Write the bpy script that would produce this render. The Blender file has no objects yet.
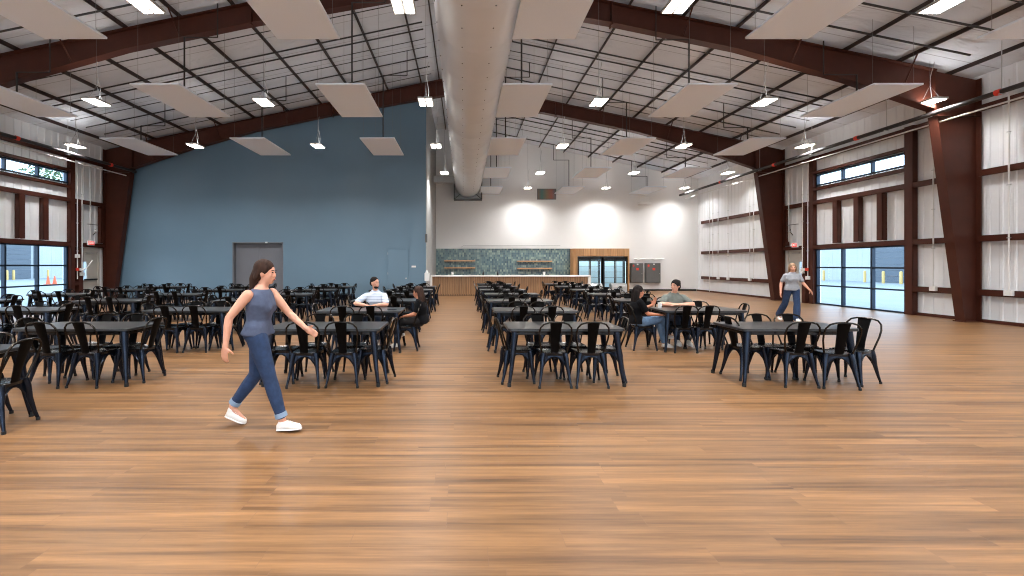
import bpy, math, random
from mathutils import Vector, Matrix
C = bpy.context.scene
COL = C.collection
R = math.radians
random.seed(7)

# ------------------------------------------------------------------ camera, world, exposure
HC = 1.58
cam_d = bpy.data.cameras.new('camera'); cam = bpy.data.objects.new('camera', cam_d); COL.objects.link(cam)
cam.location = (0, 0, HC); cam.rotation_euler = (R(90), 0, 0)
cam_d.sensor_width = 36; cam_d.lens = 455 / 1024 * 36
cam_d.shift_x = 48 / 1024; cam_d.shift_y = -23 / 1024
cam_d.clip_start = .05; cam_d.clip_end = 500
C.camera = cam
C.view_settings.view_transform = 'Standard'; C.view_settings.look = 'None'
C.view_settings.gamma = 1; C.view_settings.use_curve_mapping = False
C.view_settings.exposure = 0.0
C.cycles.filter_width = 1.1
W = bpy.data.worlds.new('sky'); C.world = W; W.use_nodes = True
wn = W.node_tree.nodes; bg = wn['Background']
tc = wn.new('ShaderNodeTexCoord'); sp = wn.new('ShaderNodeSeparateXYZ'); rp = wn.new('ShaderNodeValToRGB')
W.node_tree.links.new(tc.outputs['Generated'], sp.inputs[0]); W.node_tree.links.new(sp.outputs['Z'], rp.inputs[0])
rp.color_ramp.elements[0].color = (.84, .92, 1, 1); rp.color_ramp.elements[0].position = .0
rp.color_ramp.elements[1].color = (.55, .76, 1, 1); rp.color_ramp.elements[1].position = .7
W.node_tree.links.new(rp.outputs[0], bg.inputs[0]); bg.inputs[1].default_value = 6.5
LAMP_W = 140.0          # watts of one high bay head
LAMP_COL = (1, .985, .98)

# ------------------------------------------------------------------ room numbers
XR, XL, XM = 14.3, -16.1, -.9
YB, YF = 27.9, -8.0
RIDGE, SL = 9.9, .208
F1, F2 = 12.69, 20.4
mx = lambda x: 2 * XM - x
def zr(x): return RIDGE - SL * abs(x - XM)

# ------------------------------------------------------------------ materials
def srgb(*c):
    return tuple(((v / 255) / 12.92 if v / 255 <= .04045 else ((v / 255 + .055) / 1.055) ** 2.4) for v in c) + (1,)
MATS = {}
def mat(name, col, rough=.6, metal=0, noise=0, nscale=6, bump=0, bscale=30, stretch=None, emit=None, spec=None, col2=None):
    m = bpy.data.materials.new(name); m.use_nodes = True
    N, L = m.node_tree.nodes, m.node_tree.links
    b = N['Principled BSDF']
    b.inputs['Base Color'].default_value = col; b.inputs['Roughness'].default_value = rough; b.inputs['Metallic'].default_value = metal
    if spec is not None: b.inputs['Specular IOR Level'].default_value = spec
    t = N.new('ShaderNodeTexCoord'); mp = N.new('ShaderNodeMapping'); L.new(t.outputs['Object'], mp.inputs[0])
    if stretch: mp.inputs['Scale'].default_value = stretch
    if noise or col2:
        n = N.new('ShaderNodeTexNoise'); n.inputs['Scale'].default_value = nscale; n.inputs['Detail'].default_value = 4
        L.new(mp.outputs[0], n.inputs[0])
        mr = N.new('ShaderNodeMapRange'); L.new(n.outputs[0], mr.inputs[0])
        mr.inputs[1].default_value = .3; mr.inputs[2].default_value = .7
        mixn = N.new('ShaderNodeMix'); mixn.data_type = 'RGBA'
        L.new(mr.outputs[0], mixn.inputs[0])
        c2 = col2 or tuple(min(1, v * (1 + noise)) for v in col[:3]) + (1,)
        c1 = col if col2 else tuple(v * (1 - noise) for v in col[:3]) + (1,)
        mixn.inputs[6].default_value = c1; mixn.inputs[7].default_value = c2
        L.new(mixn.outputs[2], b.inputs['Base Color'])
    if bump:
        n2 = N.new('ShaderNodeTexNoise'); n2.inputs['Scale'].default_value = bscale; n2.inputs['Detail'].default_value = 3
        L.new(mp.outputs[0], n2.inputs[0])
        bp = N.new('ShaderNodeBump'); bp.inputs['Strength'].default_value = bump; bp.inputs['Distance'].default_value = .02
        L.new(n2.outputs[0], bp.inputs['Height']); L.new(bp.outputs[0], b.inputs['Normal'])
    if emit:
        b.inputs['Emission Color'].default_value = emit[0]; b.inputs['Emission Strength'].default_value = emit[1]
    MATS[name] = m
    return m
M = MATS
mat('steel_brown', srgb(70, 34, 23), .45, 0, .12, 3, spec=.3)
mat('purlin_brown', srgb(46, 30, 26), .5, 0, .1, 3)
mat('wall_panel', srgb(232, 234, 236), .45, 0, .02, 2)
mat('white_paint', srgb(224, 223, 221), .6, 0, .015, .8)
mat('grey_paint', srgb(150, 150, 149), .6, 0, .02, 1)
mat('blue_paint', srgb(99, 125, 143), .38, 0, .04, .7)
mat('door_grey', srgb(104, 106, 112), .5, 0, .04, 2)
mat('door_light', srgb(178, 174, 166), .5, 0, .03, 2)
mat('duct', srgb(212, 215, 218), .42, .15, .03, 1.2)
mat('galv', srgb(190, 192, 192), .35, .7, .06, 3)
mat('galv_dull', srgb(170, 170, 168), .5, .3, .06, 3)
mat('panel_felt', srgb(228, 238, 250), .9, 0, .05, 120, .3, 150)
mat('wire', srgb(110, 110, 110), .5)
mat('black_pipe', srgb(38, 34, 34), .5)
mat('white_conduit', srgb(222, 222, 220), .45)
mat('rim_metal', srgb(48, 44, 40), .25, .9, .3, 14)
mat('black_metal', srgb(14, 14, 16), .25, .3, .3, 14)
mat('leg_metal', srgb(30, 37, 50), .22, .7, .3, 10)
mat('splat_metal', srgb(9, 8, 8), .45, 0, .3, 12, spec=.05)
mat('table_metal', srgb(54, 54, 55), .3, .5)
mat('rubber', srgb(25, 25, 25), .8)
mat('frame_blue_black', srgb(30, 42, 58), .4, .5)
mat('black_plastic', srgb(22, 22, 24), .45)
mat('white_plastic', srgb(228, 228, 226), .4)
mat('quartz', srgb(235, 232, 226), .25, 0, .02, 8)
mat('red_sign', srgb(225, 60, 45), .5, emit=(srgb(235, 50, 35), .7))
mat('white_letter', srgb(240, 225, 220), .5, emit=((1, .85, .8, 1), .5))
mat('lens', (1, 1, 1, 1), .4, emit=((1, .93, .82, 1), 26))
mat('steel', srgb(180, 180, 178), .3, .85, .05, 4)
mat('panel_grey', srgb(92, 92, 90), .5, .1, .05, 4)
mat('red_mark', srgb(225, 60, 40), .5)
mat('cooler_glow_wall', srgb(214, 228, 230), .5, 0, emit=((.75, .95, 1, 1), .3))  # inner wall glows weakly, the cooler's light put into its material
mat('cooler_led', (1, 1, 1, 1), .5, emit=((.85, .97, 1, 1), 3))
mat('shelf_wire', srgb(120, 128, 132), .4, .5)
mat('concrete', srgb(128, 128, 127), .85, 0, .08, .6)
mat('asphalt', srgb(150, 152, 156), .9, 0, .08, .3)
mat('facade_white', srgb(158, 160, 163), .6, 0, .03, .4)
mat('facade_blue', srgb(72, 80, 90), .5, 0, .05, .4)
mat('bollard_yellow', srgb(190, 156, 92), .5, 0, .05, 4)
mat('cone_orange', srgb(200, 84, 40), .5)
mat('foliage', srgb(70, 92, 60), .8, 0, .3, 4)
mat('bark', srgb(90, 75, 62), .9, 0, .2, 8)
mat('screen_glass', srgb(30, 30, 34), .12)
mat('iridescent', srgb(120, 110, 105), .25, .2, col2=srgb(80, 120, 125), nscale=2.5)
# people
mat('skin', srgb(214, 158, 132), .5, 0, .05, 8)
mat('skin_tan', srgb(190, 126, 96), .5, 0, .05, 8)
mat('hair_brown', srgb(52, 34, 26), .7, 0, .35, 40, .4, 60, (1, 1, .15), spec=.2)
mat('hair_dark', srgb(22, 15, 13), .75, 0, .35, 40, .4, 60, (1, 1, .15), spec=.2)
mat('hair_blonde', srgb(150, 122, 96), .55, 0, .3, 40, .4, 60, (1, 1, .15), spec=.2)
mat('navy_top', srgb(74, 84, 108), .85, 0, .12, 30, .4, 14)
mat('denim', srgb(34, 54, 86), .9, 0, .2, 22, .4, 12)
mat('denim_light', srgb(92, 118, 148), .9, 0, .16, 22, .4, 12)
mat('denim_dark', srgb(34, 46, 66), .9, 0, .16, 22, .4, 12)
mat('grey_tee', srgb(150, 154, 160), .9, 0, .08, 22, .4, 12)
mat('green_tee', srgb(104, 110, 104), .9, 0, .1, 22, .4, 12)
mat('black_tee', srgb(13, 13, 16), .9, 0, .1, 22, .4, 12, spec=.15)
mat('charcoal_jeans', srgb(36, 34, 34), .9, 0, .1, 22, .4, 12, spec=.2)
mat('white_shoe', srgb(232, 230, 226), .6)
mat('brown_shoe', srgb(120, 100, 90), .6)
mat('eye', srgb(40, 30, 26), .2)
mat('lip', srgb(170, 84, 78), .5)
mat('denim_cuff', srgb(130, 152, 176), .9)

def nodes(name, rough=.5, metal=0):
    m = bpy.data.materials.new(name); m.use_nodes = True; MATS[name] = m
    N, L = m.node_tree.nodes, m.node_tree.links
    b = N['Principled BSDF']; b.inputs['Roughness'].default_value = rough; b.inputs['Metallic'].default_value = metal
    t = N.new('ShaderNodeTexCoord')
    return m, N, L, b, t
def mixc(N, L, f, a, b, mode='MIX'):
    m = N.new('ShaderNodeMix'); m.data_type = 'RGBA'; m.blend_type = mode
    for i, v in ((0, f), (6, a), (7, b)):
        if hasattr(v, 'links'): L.new(v, m.inputs[i])
        else: m.inputs[i].default_value = v
    return m.outputs[2]
def ramp(N, L, src, stops):
    r = N.new('ShaderNodeValToRGB'); L.new(src, r.inputs[0])
    while len(r.color_ramp.elements) < len(stops): r.color_ramp.elements.new(.5)
    for e, (p, c) in zip(r.color_ramp.elements, stops): e.position = p; e.color = c
    return r.outputs[0]
def math_n(N, L, op, a, b=0):
    m = N.new('ShaderNodeMath'); m.operation = op
    for i, v in enumerate((a, b)):
        if hasattr(v, 'links'): L.new(v, m.inputs[i])
        else: m.inputs[i].default_value = v
    return m.outputs[0]
# floor of oak look planks
def plank_floor():
    m, N, L, b, t = nodes('floor_planks', .3)
    b.inputs['Specular IOR Level'].default_value = .33
    br = N.new('ShaderNodeTexBrick'); br.offset = 0; br.squash = 1
    so = N.new('ShaderNodeSeparateXYZ'); L.new(t.outputs['Object'], so.inputs[0])
    row = math_n(N, L, 'FLOOR', math_n(N, L, 'DIVIDE', so.outputs[1], .182))
    wr_ = N.new('ShaderNodeTexWhiteNoise'); wr_.noise_dimensions = '1D'; L.new(row, wr_.inputs['W'])
    co = N.new('ShaderNodeCombineXYZ'); L.new(math_n(N, L, 'ADD', so.outputs[0], math_n(N, L, 'MULTIPLY', wr_.outputs[0], 9.0)), co.inputs[0])
    L.new(math_n(N, L, 'ADD', so.outputs[1], 182.0), co.inputs[1])
    L.new(co.outputs[0], br.inputs[0])
    br.inputs['Scale'].default_value = 1; br.inputs['Brick Width'].default_value = 1.22; br.inputs['Row Height'].default_value = .182
    br.inputs['Mortar Size'].default_value = .0022; br.inputs['Mortar Smooth'].default_value = .3
    br.inputs['Color1'].default_value = (0, 0, 0, 1); br.inputs['Color2'].default_value = (1, 1, 1, 1); br.inputs['Mortar'].default_value = (.5, .5, .5, 1)
    mp = N.new('ShaderNodeMapping'); L.new(t.outputs['Object'], mp.inputs[0]); mp.inputs['Scale'].default_value = (.3, 11, 1)
    ad = N.new('ShaderNodeVectorMath'); ad.operation = 'ADD'; L.new(mp.outputs[0], ad.inputs[0])
    sc = N.new('ShaderNodeVectorMath'); sc.operation = 'SCALE'; L.new(br.outputs[0], sc.inputs[0]); sc.inputs[3].default_value = .5
    L.new(sc.outputs[0], ad.inputs[1])
    n1 = N.new('ShaderNodeTexNoise'); n1.inputs['Scale'].default_value = 1.0; n1.inputs['Detail'].default_value = 7; n1.inputs['Roughness'].default_value = .62; n1.inputs['Distortion'].default_value = .5
    L.new(ad.outputs[0], n1.inputs[0])
    n2 = N.new('ShaderNodeTexNoise'); n2.inputs['Scale'].default_value = 5; n2.inputs['Detail'].default_value = 6
    mp2 = N.new('ShaderNodeMapping'); L.new(t.outputs['Object'], mp2.inputs[0]); mp2.inputs['Scale'].default_value = (.12, 2.6, 1); L.new(mp2.outputs[0], n2.inputs[0])
    base = ramp(N, L, n1.outputs[0], [(.27, srgb(80, 57, 38)), (.42, srgb(112, 82, 54)), (.55, srgb(136, 101, 67)), (.75, srgb(152, 115, 78))])
    g = ramp(N, L, n2.outputs[0], [(.32, (.72, .72, .73, 1)), (.66, (1.12, 1.1, 1.06, 1))])
    c = mixc(N, L, 1.0, base, g, 'MULTIPLY')
    n3 = N.new('ShaderNodeTexNoise'); n3.inputs['Scale'].default_value = 1; n3.inputs['Detail'].default_value = 5; n3.inputs['Roughness'].default_value = .7
    mp3 = N.new('ShaderNodeMapping'); L.new(t.outputs['Object'], mp3.inputs[0]); mp3.inputs['Scale'].default_value = (3.5, 60, 1); L.new(mp3.outputs[0], n3.inputs[0])
    c = mixc(N, L, 1.0, c, ramp(N, L, n3.outputs[0], [(.35, (.86, .85, .84, 1)), (.62, (1.07, 1.07, 1.06, 1))]), 'MULTIPLY')
    tint = ramp(N, L, br.outputs[0], [(0, (.95, .95, .95, 1)), (1, (1.04, 1.03, 1.02, 1))])
    c = mixc(N, L, 1.0, c, tint, 'MULTIPLY')
    c = mixc(N, L, math_n(N, L, 'MULTIPLY', br.outputs[1], .5), c, srgb(110, 82, 62))
    L.new(c, b.inputs['Base Color'])
    rr = N.new('ShaderNodeMapRange'); L.new(n2.outputs[0], rr.inputs[0]); rr.inputs[3].default_value = .34; rr.inputs[4].default_value = .42
    L.new(rr.outputs[0], b.inputs['Roughness'])
    bp = N.new('ShaderNodeBump'); bp.inputs['Strength'].default_value = .12; bp.inputs['Distance'].default_value = .004
    L.new(n2.outputs[0], bp.inputs['Height']); L.new(bp.outputs[0], b.inputs['Normal'])
plank_floor()
def wood(name, c1, c2, vertical=True, board=0):
    m, N, L, b, t = nodes(name, .5)
    mp = N.new('ShaderNodeMapping'); L.new(t.outputs['Object'], mp.inputs[0])
    mp.inputs['Scale'].default_value = (22, 22, 1.2) if vertical else (1.2, 22, 22)
    n = N.new('ShaderNodeTexNoise'); n.inputs['Scale'].default_value = 1; n.inputs['Detail'].default_value = 5; L.new(mp.outputs[0], n.inputs[0])
    c = ramp(N, L, n.outputs[0], [(.3, c1), (.7, c2)])
    if board:
        s = N.new('ShaderNodeSeparateXYZ'); L.new(t.outputs['Object'], s.inputs[0])
        q = math_n(N, L, 'DIVIDE', math_n(N, L, 'ADD', s.outputs[0], board / 2), board); fl = math_n(N, L, 'FLOOR', q); fr = math_n(N, L, 'FRACT', q)
        wnz = N.new('ShaderNodeTexWhiteNoise'); wnz.noise_dimensions = '1D'; L.new(fl, wnz.inputs['W'])
        tv = ramp(N, L, wnz.outputs[0], [(0, (.85, .85, .85, 1)), (1, (1.08, 1.08, 1.08, 1))])
        c = mixc(N, L, 1.0, c, tv, 'MULTIPLY')
        e = math_n(N, L, 'LESS_THAN', fr, .12 if board < .2 else .03)
        c = mixc(N, L, e, c, (.08, .05, .03, 1))
    L.new(c, b.inputs['Base Color'])
wood('wood_slats', srgb(150, 112, 78), srgb(190, 150, 112), True, .09)
wood('wood_panel', srgb(166, 120, 76), srgb(200, 156, 110), True, .4)
wood('wood_shelf', srgb(186, 138, 92), srgb(206, 160, 114), False)
def tiles():
    m, N, L, b, t = nodes('tiles', .3)
    s = N.new('ShaderNodeSeparateXYZ'); L.new(t.outputs['Object'], s.inputs[0])
    qx = math_n(N, L, 'DIVIDE', s.outputs[0], .1); qz = math_n(N, L, 'DIVIDE', s.outputs[2], .13)
    fx, fz = math_n(N, L, 'FLOOR', qx), math_n(N, L, 'FLOOR', qz)
    cb = N.new('ShaderNodeCombineXYZ'); L.new(fx, cb.inputs[0]); L.new(fz, cb.inputs[1])
    w = N.new('ShaderNodeTexWhiteNoise'); w.noise_dimensions = '2D'; L.new(cb.outputs[0], w.inputs[0])
    c = ramp(N, L, w.outputs[0], [(0, srgb(62, 88, 100)), (.3, srgb(84, 112, 122)), (.55, srgb(102, 128, 130)), (.8, srgb(120, 144, 138)), (1, srgb(150, 170, 158))])
    ex = math_n(N, L, 'LESS_THAN', math_n(N, L, 'FRACT', qx), .1); ez = math_n(N, L, 'LESS_THAN', math_n(N, L, 'FRACT', qz), .07)
    e = math_n(N, L, 'MAXIMUM', ex, ez)
    c = mixc(N, L, e, c, srgb(120, 130, 126))
    L.new(c, b.inputs['Base Color'])
tiles()
def insulation():
    m, N, L, b, t = nodes('insulation', .62)
    b.inputs['Base Color'].default_value = srgb(205, 203, 200)
    mp = N.new('ShaderNodeMapping'); L.new(t.outputs['Object'], mp.inputs[0]); mp.inputs['Scale'].default_value = (.7, 2.4, 1)
    n = N.new('ShaderNodeTexNoise'); n.inputs['Scale'].default_value = 1.6; n.inputs['Detail'].default_value = 5; n.inputs['Distortion'].default_value = 1.2; L.new(mp.outputs[0], n.inputs[0])
    s = N.new('ShaderNodeSeparateXYZ'); L.new(t.outputs['Object'], s.inputs[0])
    seam = math_n(N, L, 'LESS_THAN', math_n(N, L, 'FRACT', math_n(N, L, 'DIVIDE', s.outputs[1], 1.22)), .02)
    h = math_n(N, L, 'SUBTRACT', n.outputs[0], math_n(N, L, 'MULTIPLY', seam, .6))
    bp = N.new('ShaderNodeBump'); bp.inputs['Strength'].default_value = .7; bp.inputs['Distance'].default_value = .09
    L.new(h, bp.inputs['Height']); L.new(bp.outputs[0], b.inputs['Normal'])
    c = mixc(N, L, seam, srgb(206, 210, 216), srgb(158, 160, 164)); L.new(c, b.inputs['Base Color'])
insulation()
def glass():
    m, N, L, b, t = nodes('window_glass')
    N.remove(b); o = N['Material Output']
    tr = N.new('ShaderNodeBsdfTransparent'); tr.inputs[0].default_value = (.86, .93, .97, 1)
    gl = N.new('ShaderNodeBsdfGlossy'); gl.inputs['Roughness'].default_value = .03
    lw = N.new('ShaderNodeLayerWeight'); lw.inputs[0].default_value = .5
    fac = math_n(N, L, 'ADD', math_n(N, L, 'MULTIPLY', math_n(N, L, 'POWER', lw.outputs['Facing'], 4), .3), .02)
    mi = N.new('ShaderNodeMixShader'); L.new(fac, mi.inputs[0]); L.new(tr.outputs[0], mi.inputs[1]); L.new(gl.outputs[0], mi.inputs[2])
    L.new(mi.outputs[0], o.inputs[0])
glass()
def iridescent():
    m, N, L, b, t = nodes('iridescent_panel', .25, .2)
    s = N.new('ShaderNodeSeparateXYZ'); L.new(t.outputs['Object'], s.inputs[0])
    f = math_n(N, L, 'DIVIDE', math_n(N, L, 'SUBTRACT', s.outputs[0], 4.48), 1.16)
    c = ramp(N, L, f, [(0, srgb(140, 112, 96)), (.25, srgb(92, 132, 128)), (.5, srgb(150, 128, 104)), (.75, srgb(170, 110, 96)), (1, srgb(110, 124, 130))])
    L.new(c, b.inputs['Base Color'])
iridescent()
def striped_shirt():
    m, N, L, b, t = nodes('striped_shirt', .85)
    s = N.new('ShaderNodeSeparateXYZ'); L.new(t.outputs['Object'], s.inputs[0])
    a = math_n(N, L, 'LESS_THAN', math_n(N, L, 'FRACT', math_n(N, L, 'DIVIDE', s.outputs[2], .055)), .2)
    L.new(mixc(N, L, a, srgb(206, 216, 230), srgb(150, 166, 192)), b.inputs['Base Color'])
striped_shirt()

# ------------------------------------------------------------------ mesh builder
class MB:
    def __init__(s): s.v = []; s.f = []
    def add(s, vs, fs):
        n = len(s.v); s.v += [tuple(v) for v in vs]; s.f += [tuple(i + n for i in f) for f in fs]; return s
    def box(s, x0, x1, y0, y1, z0, z1):
        vs = [(x, y, z) for z in (z0, z1) for y in (y0, y1) for x in (x0, x1)]
        return s.add(vs, [(0, 2, 3, 1), (4, 5, 7, 6), (0, 1, 5, 4), (2, 6, 7, 3), (0, 4, 6, 2), (1, 3, 7, 5)])
    def hexa(s, b, t):   # bottom quad, top quad (both ccw seen from above)
        return s.add(list(b) + list(t), [(3, 2, 1, 0), (4, 5, 6, 7), (0, 1, 5, 4), (1, 2, 6, 5), (2, 3, 7, 6), (3, 0, 4, 7)])
    def prism(s, poly, axis, a, b):   # poly of 2d points extruded along axis from a to b
        def P(p, t): return {'x': (t, p[0], p[1]), 'y': (p[0], t, p[1]), 'z': (p[0], p[1], t)}[axis]
        n = len(poly)
        return s.add([P(p, a) for p in poly] + [P(p, b) for p in poly],
                     [tuple(range(n)), tuple(range(2 * n - 1, n - 1, -1))] + [(i, i + n, (i + 1) % n + n, (i + 1) % n) for i in range(n)])
    def tube(s, pts, r, n=8, cap=True, flat=1.0, up=None):
        pts = [Vector(p) for p in pts]; rs = r if isinstance(r, (list, tuple)) else [r] * len(pts)
        t0 = (pts[1] - pts[0]).normalized()
        nrm = Vector(up) if up else (Vector((0, 0, 1)) if abs(t0.z) < .9 else Vector((1, 0, 0)))
        vs = []
        for i, p in enumerate(pts):
            a = pts[max(i - 1, 0)]; b = pts[min(i + 1, len(pts) - 1)]
            t = (b - a).normalized()
            nrm = (nrm - t * nrm.dot(t)).normalized(); bi = t.cross(nrm)
            for k in range(n):
                q = 2 * math.pi * k / n
                vs.append(p + (nrm * math.cos(q) * flat + bi * math.sin(q)) * rs[i])
        fs = []
        for i in range(len(pts) - 1):
            for k in range(n):
                k2 = (k + 1) % n
                fs.append((i * n + k, i * n + k2, (i + 1) * n + k2, (i + 1) * n + k))
        if cap: fs += [tuple(range(n - 1, -1, -1)), tuple((len(pts) - 1) * n + k for k in range(n))]
        return s.add(vs, fs)
    def capsule(s, p0, r0, p1, r1, n=12):
        p0, p1 = Vector(p0), Vector(p1); d = (p1 - p0).normalized(); P = []; Q = []
        for k in range(4):
            a = math.pi / 2 * (k + .35) / 4.35
            P.append(p0 - d * r0 * math.cos(a)); Q.append(r0 * math.sin(a))
        P.append(p0); Q.append(r0); P.append(p1); Q.append(r1)
        for k in range(3, -1, -1):
            a = math.pi / 2 * (k + .35) / 4.35
            P.append(p1 + d * r1 * math.cos(a)); Q.append(r1 * math.sin(a))
        return s.tube(P, Q, n)
    def chain(s, pr, n=12):
        for (p0, r0), (p1, r1) in zip(pr, pr[1:]): s.capsule(p0, r0, p1, r1, n)
        return s
    def ell(s, c, r, rot=None, n=16, m=10):
        c = Vector(c); rot = rot or Matrix.Identity(3); vs = [c + rot @ Vector((0, 0, r[2]))]
        for i in range(1, m):
            a = math.pi * i / m
            for k in range(n):
                q = 2 * math.pi * k / n
                vs.append(c + rot @ Vector((r[0] * math.sin(a) * math.cos(q), r[1] * math.sin(a) * math.sin(q), r[2] * math.cos(a))))
        vs.append(c - rot @ Vector((0, 0, r[2])))
        fs = [(0, 1 + k, 1 + (k + 1) % n) for k in range(n)]
        for i in range(m - 2):
            for k in range(n):
                a, b = 1 + i * n, 1 + (i + 1) * n; k2 = (k + 1) % n
                fs.append((a + k, b + k, b + k2, a + k2))
        e = len(vs) - 1; a = 1 + (m - 2) * n
        fs += [(e, a + (k + 1) % n, a + k) for k in range(n)]
        return s.add(vs, fs)
    def loft(s, rings, n=20):   # rings: (centre, forward dir, side dir, half depth, half width)
        vs = []
        for c, f, sd, a, b in rings:
            c, f, sd = Vector(c), Vector(f).normalized(), Vector(sd).normalized()
            for k in range(n):
                q = 2 * math.pi * k / n
                cx = math.copysign(abs(math.cos(q)) ** .85, math.cos(q)); sx = math.copysign(abs(math.sin(q)) ** .85, math.sin(q))
                vs.append(c + f * a * cx + sd * b * sx)
        fs = [tuple(range(n - 1, -1, -1)), tuple((len(rings) - 1) * n + k for k in range(n))]
        for i in range(len(rings) - 1):
            for k in range(n):
                k2 = (k + 1) % n; fs.append((i * n + k, i * n + k2, (i + 1) * n + k2, (i + 1) * n + k))
        return s.add(vs, fs)
    def build(s, name, material, parent=None, smooth=False, loc=None, rz=0):
        me = bpy.data.meshes.new(name); me.from_pydata(s.v, [], s.f); me.update()
        import bmesh
        bm = bmesh.new(); bm.from_mesh(me); bmesh.ops.recalc_face_normals(bm, faces=bm.faces); bm.to_mesh(me); bm.free()
        if smooth:
            me.polygons.foreach_set('use_smooth', [True] * len(me.polygons))
            try: me.set_sharp_from_angle(angle=R(40 if smooth is True else smooth))
            except Exception: pass
        me.materials.append(M[material] if isinstance(material, str) else material)
        o = bpy.data.objects.new(name, me); COL.objects.link(o)
        if parent: o.parent = parent
        if loc: o.location = loc
        if rz: o.rotation_euler.z = rz
        return o
def bev(o, w=.005, seg=2):
    b = o.modifiers.new('b', 'BEVEL'); b.width = w; b.segments = seg; b.limit_method = 'ANGLE'; return o
def tag(o, label=None, cat=None, group=None, kind=None):
    if label: o['label'] = label
    if cat: o['category'] = cat
    if group: o['group'] = group
    if kind: o['kind'] = kind
    return o
def empty(name, loc=(0, 0, 0), rz=0):
    o = bpy.data.objects.new(name, None); COL.objects.link(o); o.location = loc; o.rotation_euler.z = rz; o.empty_display_size = .1
    return o
KIDS = {}
def kids(o): return [c for c in KIDS.get(o, [])]
def reg(root, parts):   # parts: list of (obj, [subs])
    KIDS[root] = parts
def dup(root, loc, rz=0):
    r = root.copy(); COL.objects.link(r); r.location = loc; r.rotation_euler.z = rz
    for p, subs in KIDS[root]:
        c = p.copy(); COL.objects.link(c); c.parent = r
        for q in subs:
            d = q.copy(); COL.objects.link(d); d.parent = c
    return r
ORD2 = ['first', 'second', 'third', 'fourth', 'fifth', 'sixth', 'seventh', 'eighth', 'ninth', 'tenth', 'eleventh', 'twelfth', 'thirteenth', 'fourteenth', 'fifteenth', 'sixteenth', 'seventeenth', 'eighteenth', 'nineteenth']
ORD = ['first', 'second', 'third', 'fourth', 'fifth', 'sixth', 'seventh', 'eighth', 'ninth', 'tenth', 'eleventh', 'twelfth']
def st(o, label=None, cat=None, group=None): return tag(o, label, cat, group, 'structure')

# ================================================================== SETTING
st(MB().box(XL, XR, YF, YB, -.1, 0).build('floor', 'floor_planks'), 'wood-look plank floor of the hall', 'floor')
# roof insulation on both slopes
m = MB()
for s_ in (1, -1):
    xe = XR + .1 if s_ > 0 else XL - .1
    ze = RIDGE + .12 - SL * abs(xe - XM)
    m.hexa([(XM, YF, RIDGE + .12), (XM, YB, RIDGE + .12), (xe, YB, ze), (xe, YF, ze)][::s_],
           [(XM, YF, RIDGE + .4), (XM, YB, RIDGE + .4), (xe, YB, ze + .2), (xe, YF, ze + .2)][::s_])
st(m.build('ceiling', 'insulation'), 'white faced insulation between dark roof purlins', 'ceiling')

# ribbed side walls with openings
OPEN_R = [(14.66, 18.45, 0, 2.24), (14.66, 18.45, 4.76, 5.24), (19.12, 20.02, 0, 2.2), (4.4, 7.9, 0, 2.24), (4.4, 7.9, 4.76, 5.24)]
def ribbed_wall(name, X, sgn, openings, ztop=6.95):
    ys = sorted({YF, YB} | {o[0] for o in openings} | {o[1] for o in openings})
    m = MB()
    for y0, y1 in zip(ys, ys[1:]):
        ops = sorted([(o[2], o[3]) for o in openings if o[0] <= y0 + 1e-6 and o[1] >= y1 - 1e-6])
        z = 0; spans = []
        for a, b in ops:
            if a > z: spans.append((z, a))
            z = b
        spans.append((z, ztop))
        # profile
        P = []; y = y0
        k0 = math.floor(y0 / .3)
        pts = [(y0, 0)]
        for k in range(int(k0), int(y1 / .3) + 2):
            c = k * .3 + .15
            for dy, dx in ((-.05, 0), (-.03, .016), (.03, .016), (.05, 0)):
                if y0 + .001 < c + dy < y1 - .001: pts.append((c + dy, dx))
        pts.append((y1, 0))
        for z0, z1 in spans:
            n = len(pts); vs = []
            for yy, dx in pts: vs += [(X - sgn * dx, yy, z0), (X - sgn * dx, yy, z1)]
            fs = [(2 * i, 2 * i + 1, 2 * i + 3, 2 * i + 2) for i in range(n - 1)]
            m.add(vs, fs)
            m.box(min(X + sgn * .02, X + sgn * .12), max(X + sgn * .02, X + sgn * .12), y0, y1, z0, z1)
    return st(m.build(name, 'wall_panel'), 'white ribbed metal side wall', 'wall')
ribbed_wall('wall_right', XR + .06, 1, OPEN_R)
ribbed_wall('wall_left', XL - .06, -1, [(a, b, c + (.12 if c > 3 else 0), d + .12) for a, b, c, d in OPEN_R])
st(MB().prism([(XL - .1, 0), (XR + .1, 0), (XR + .1, zr(XR) + .25), (XM, RIDGE + .25), (XL - .1, zr(XL) + .25)], 'y', YB, YB + .2).build('wall_back', 'white_paint'), 'white back wall above the tiled counter', 'wall')
m = MB()
fx = [XL - .1, -13, -9, -7, -3, -1, 3, 5, 9, 11, XR + .1]
for k, (a, b) in enumerate(zip(fx, fx[1:])):
    z0 = 0 if k % 2 == 0 else 3.4
    xs_ = [a] + ([XM] if a < XM < b else []) + [b]
    m.prism([(a, z0), (b, z0)] + [(q, zr(q) + .25) for q in xs_[::-1]], 'y', YF - .2, YF)
st(m.build('wall_front', 'white_paint'), 'white wall behind the camera with four invented openings added for daylight', 'wall')
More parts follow.
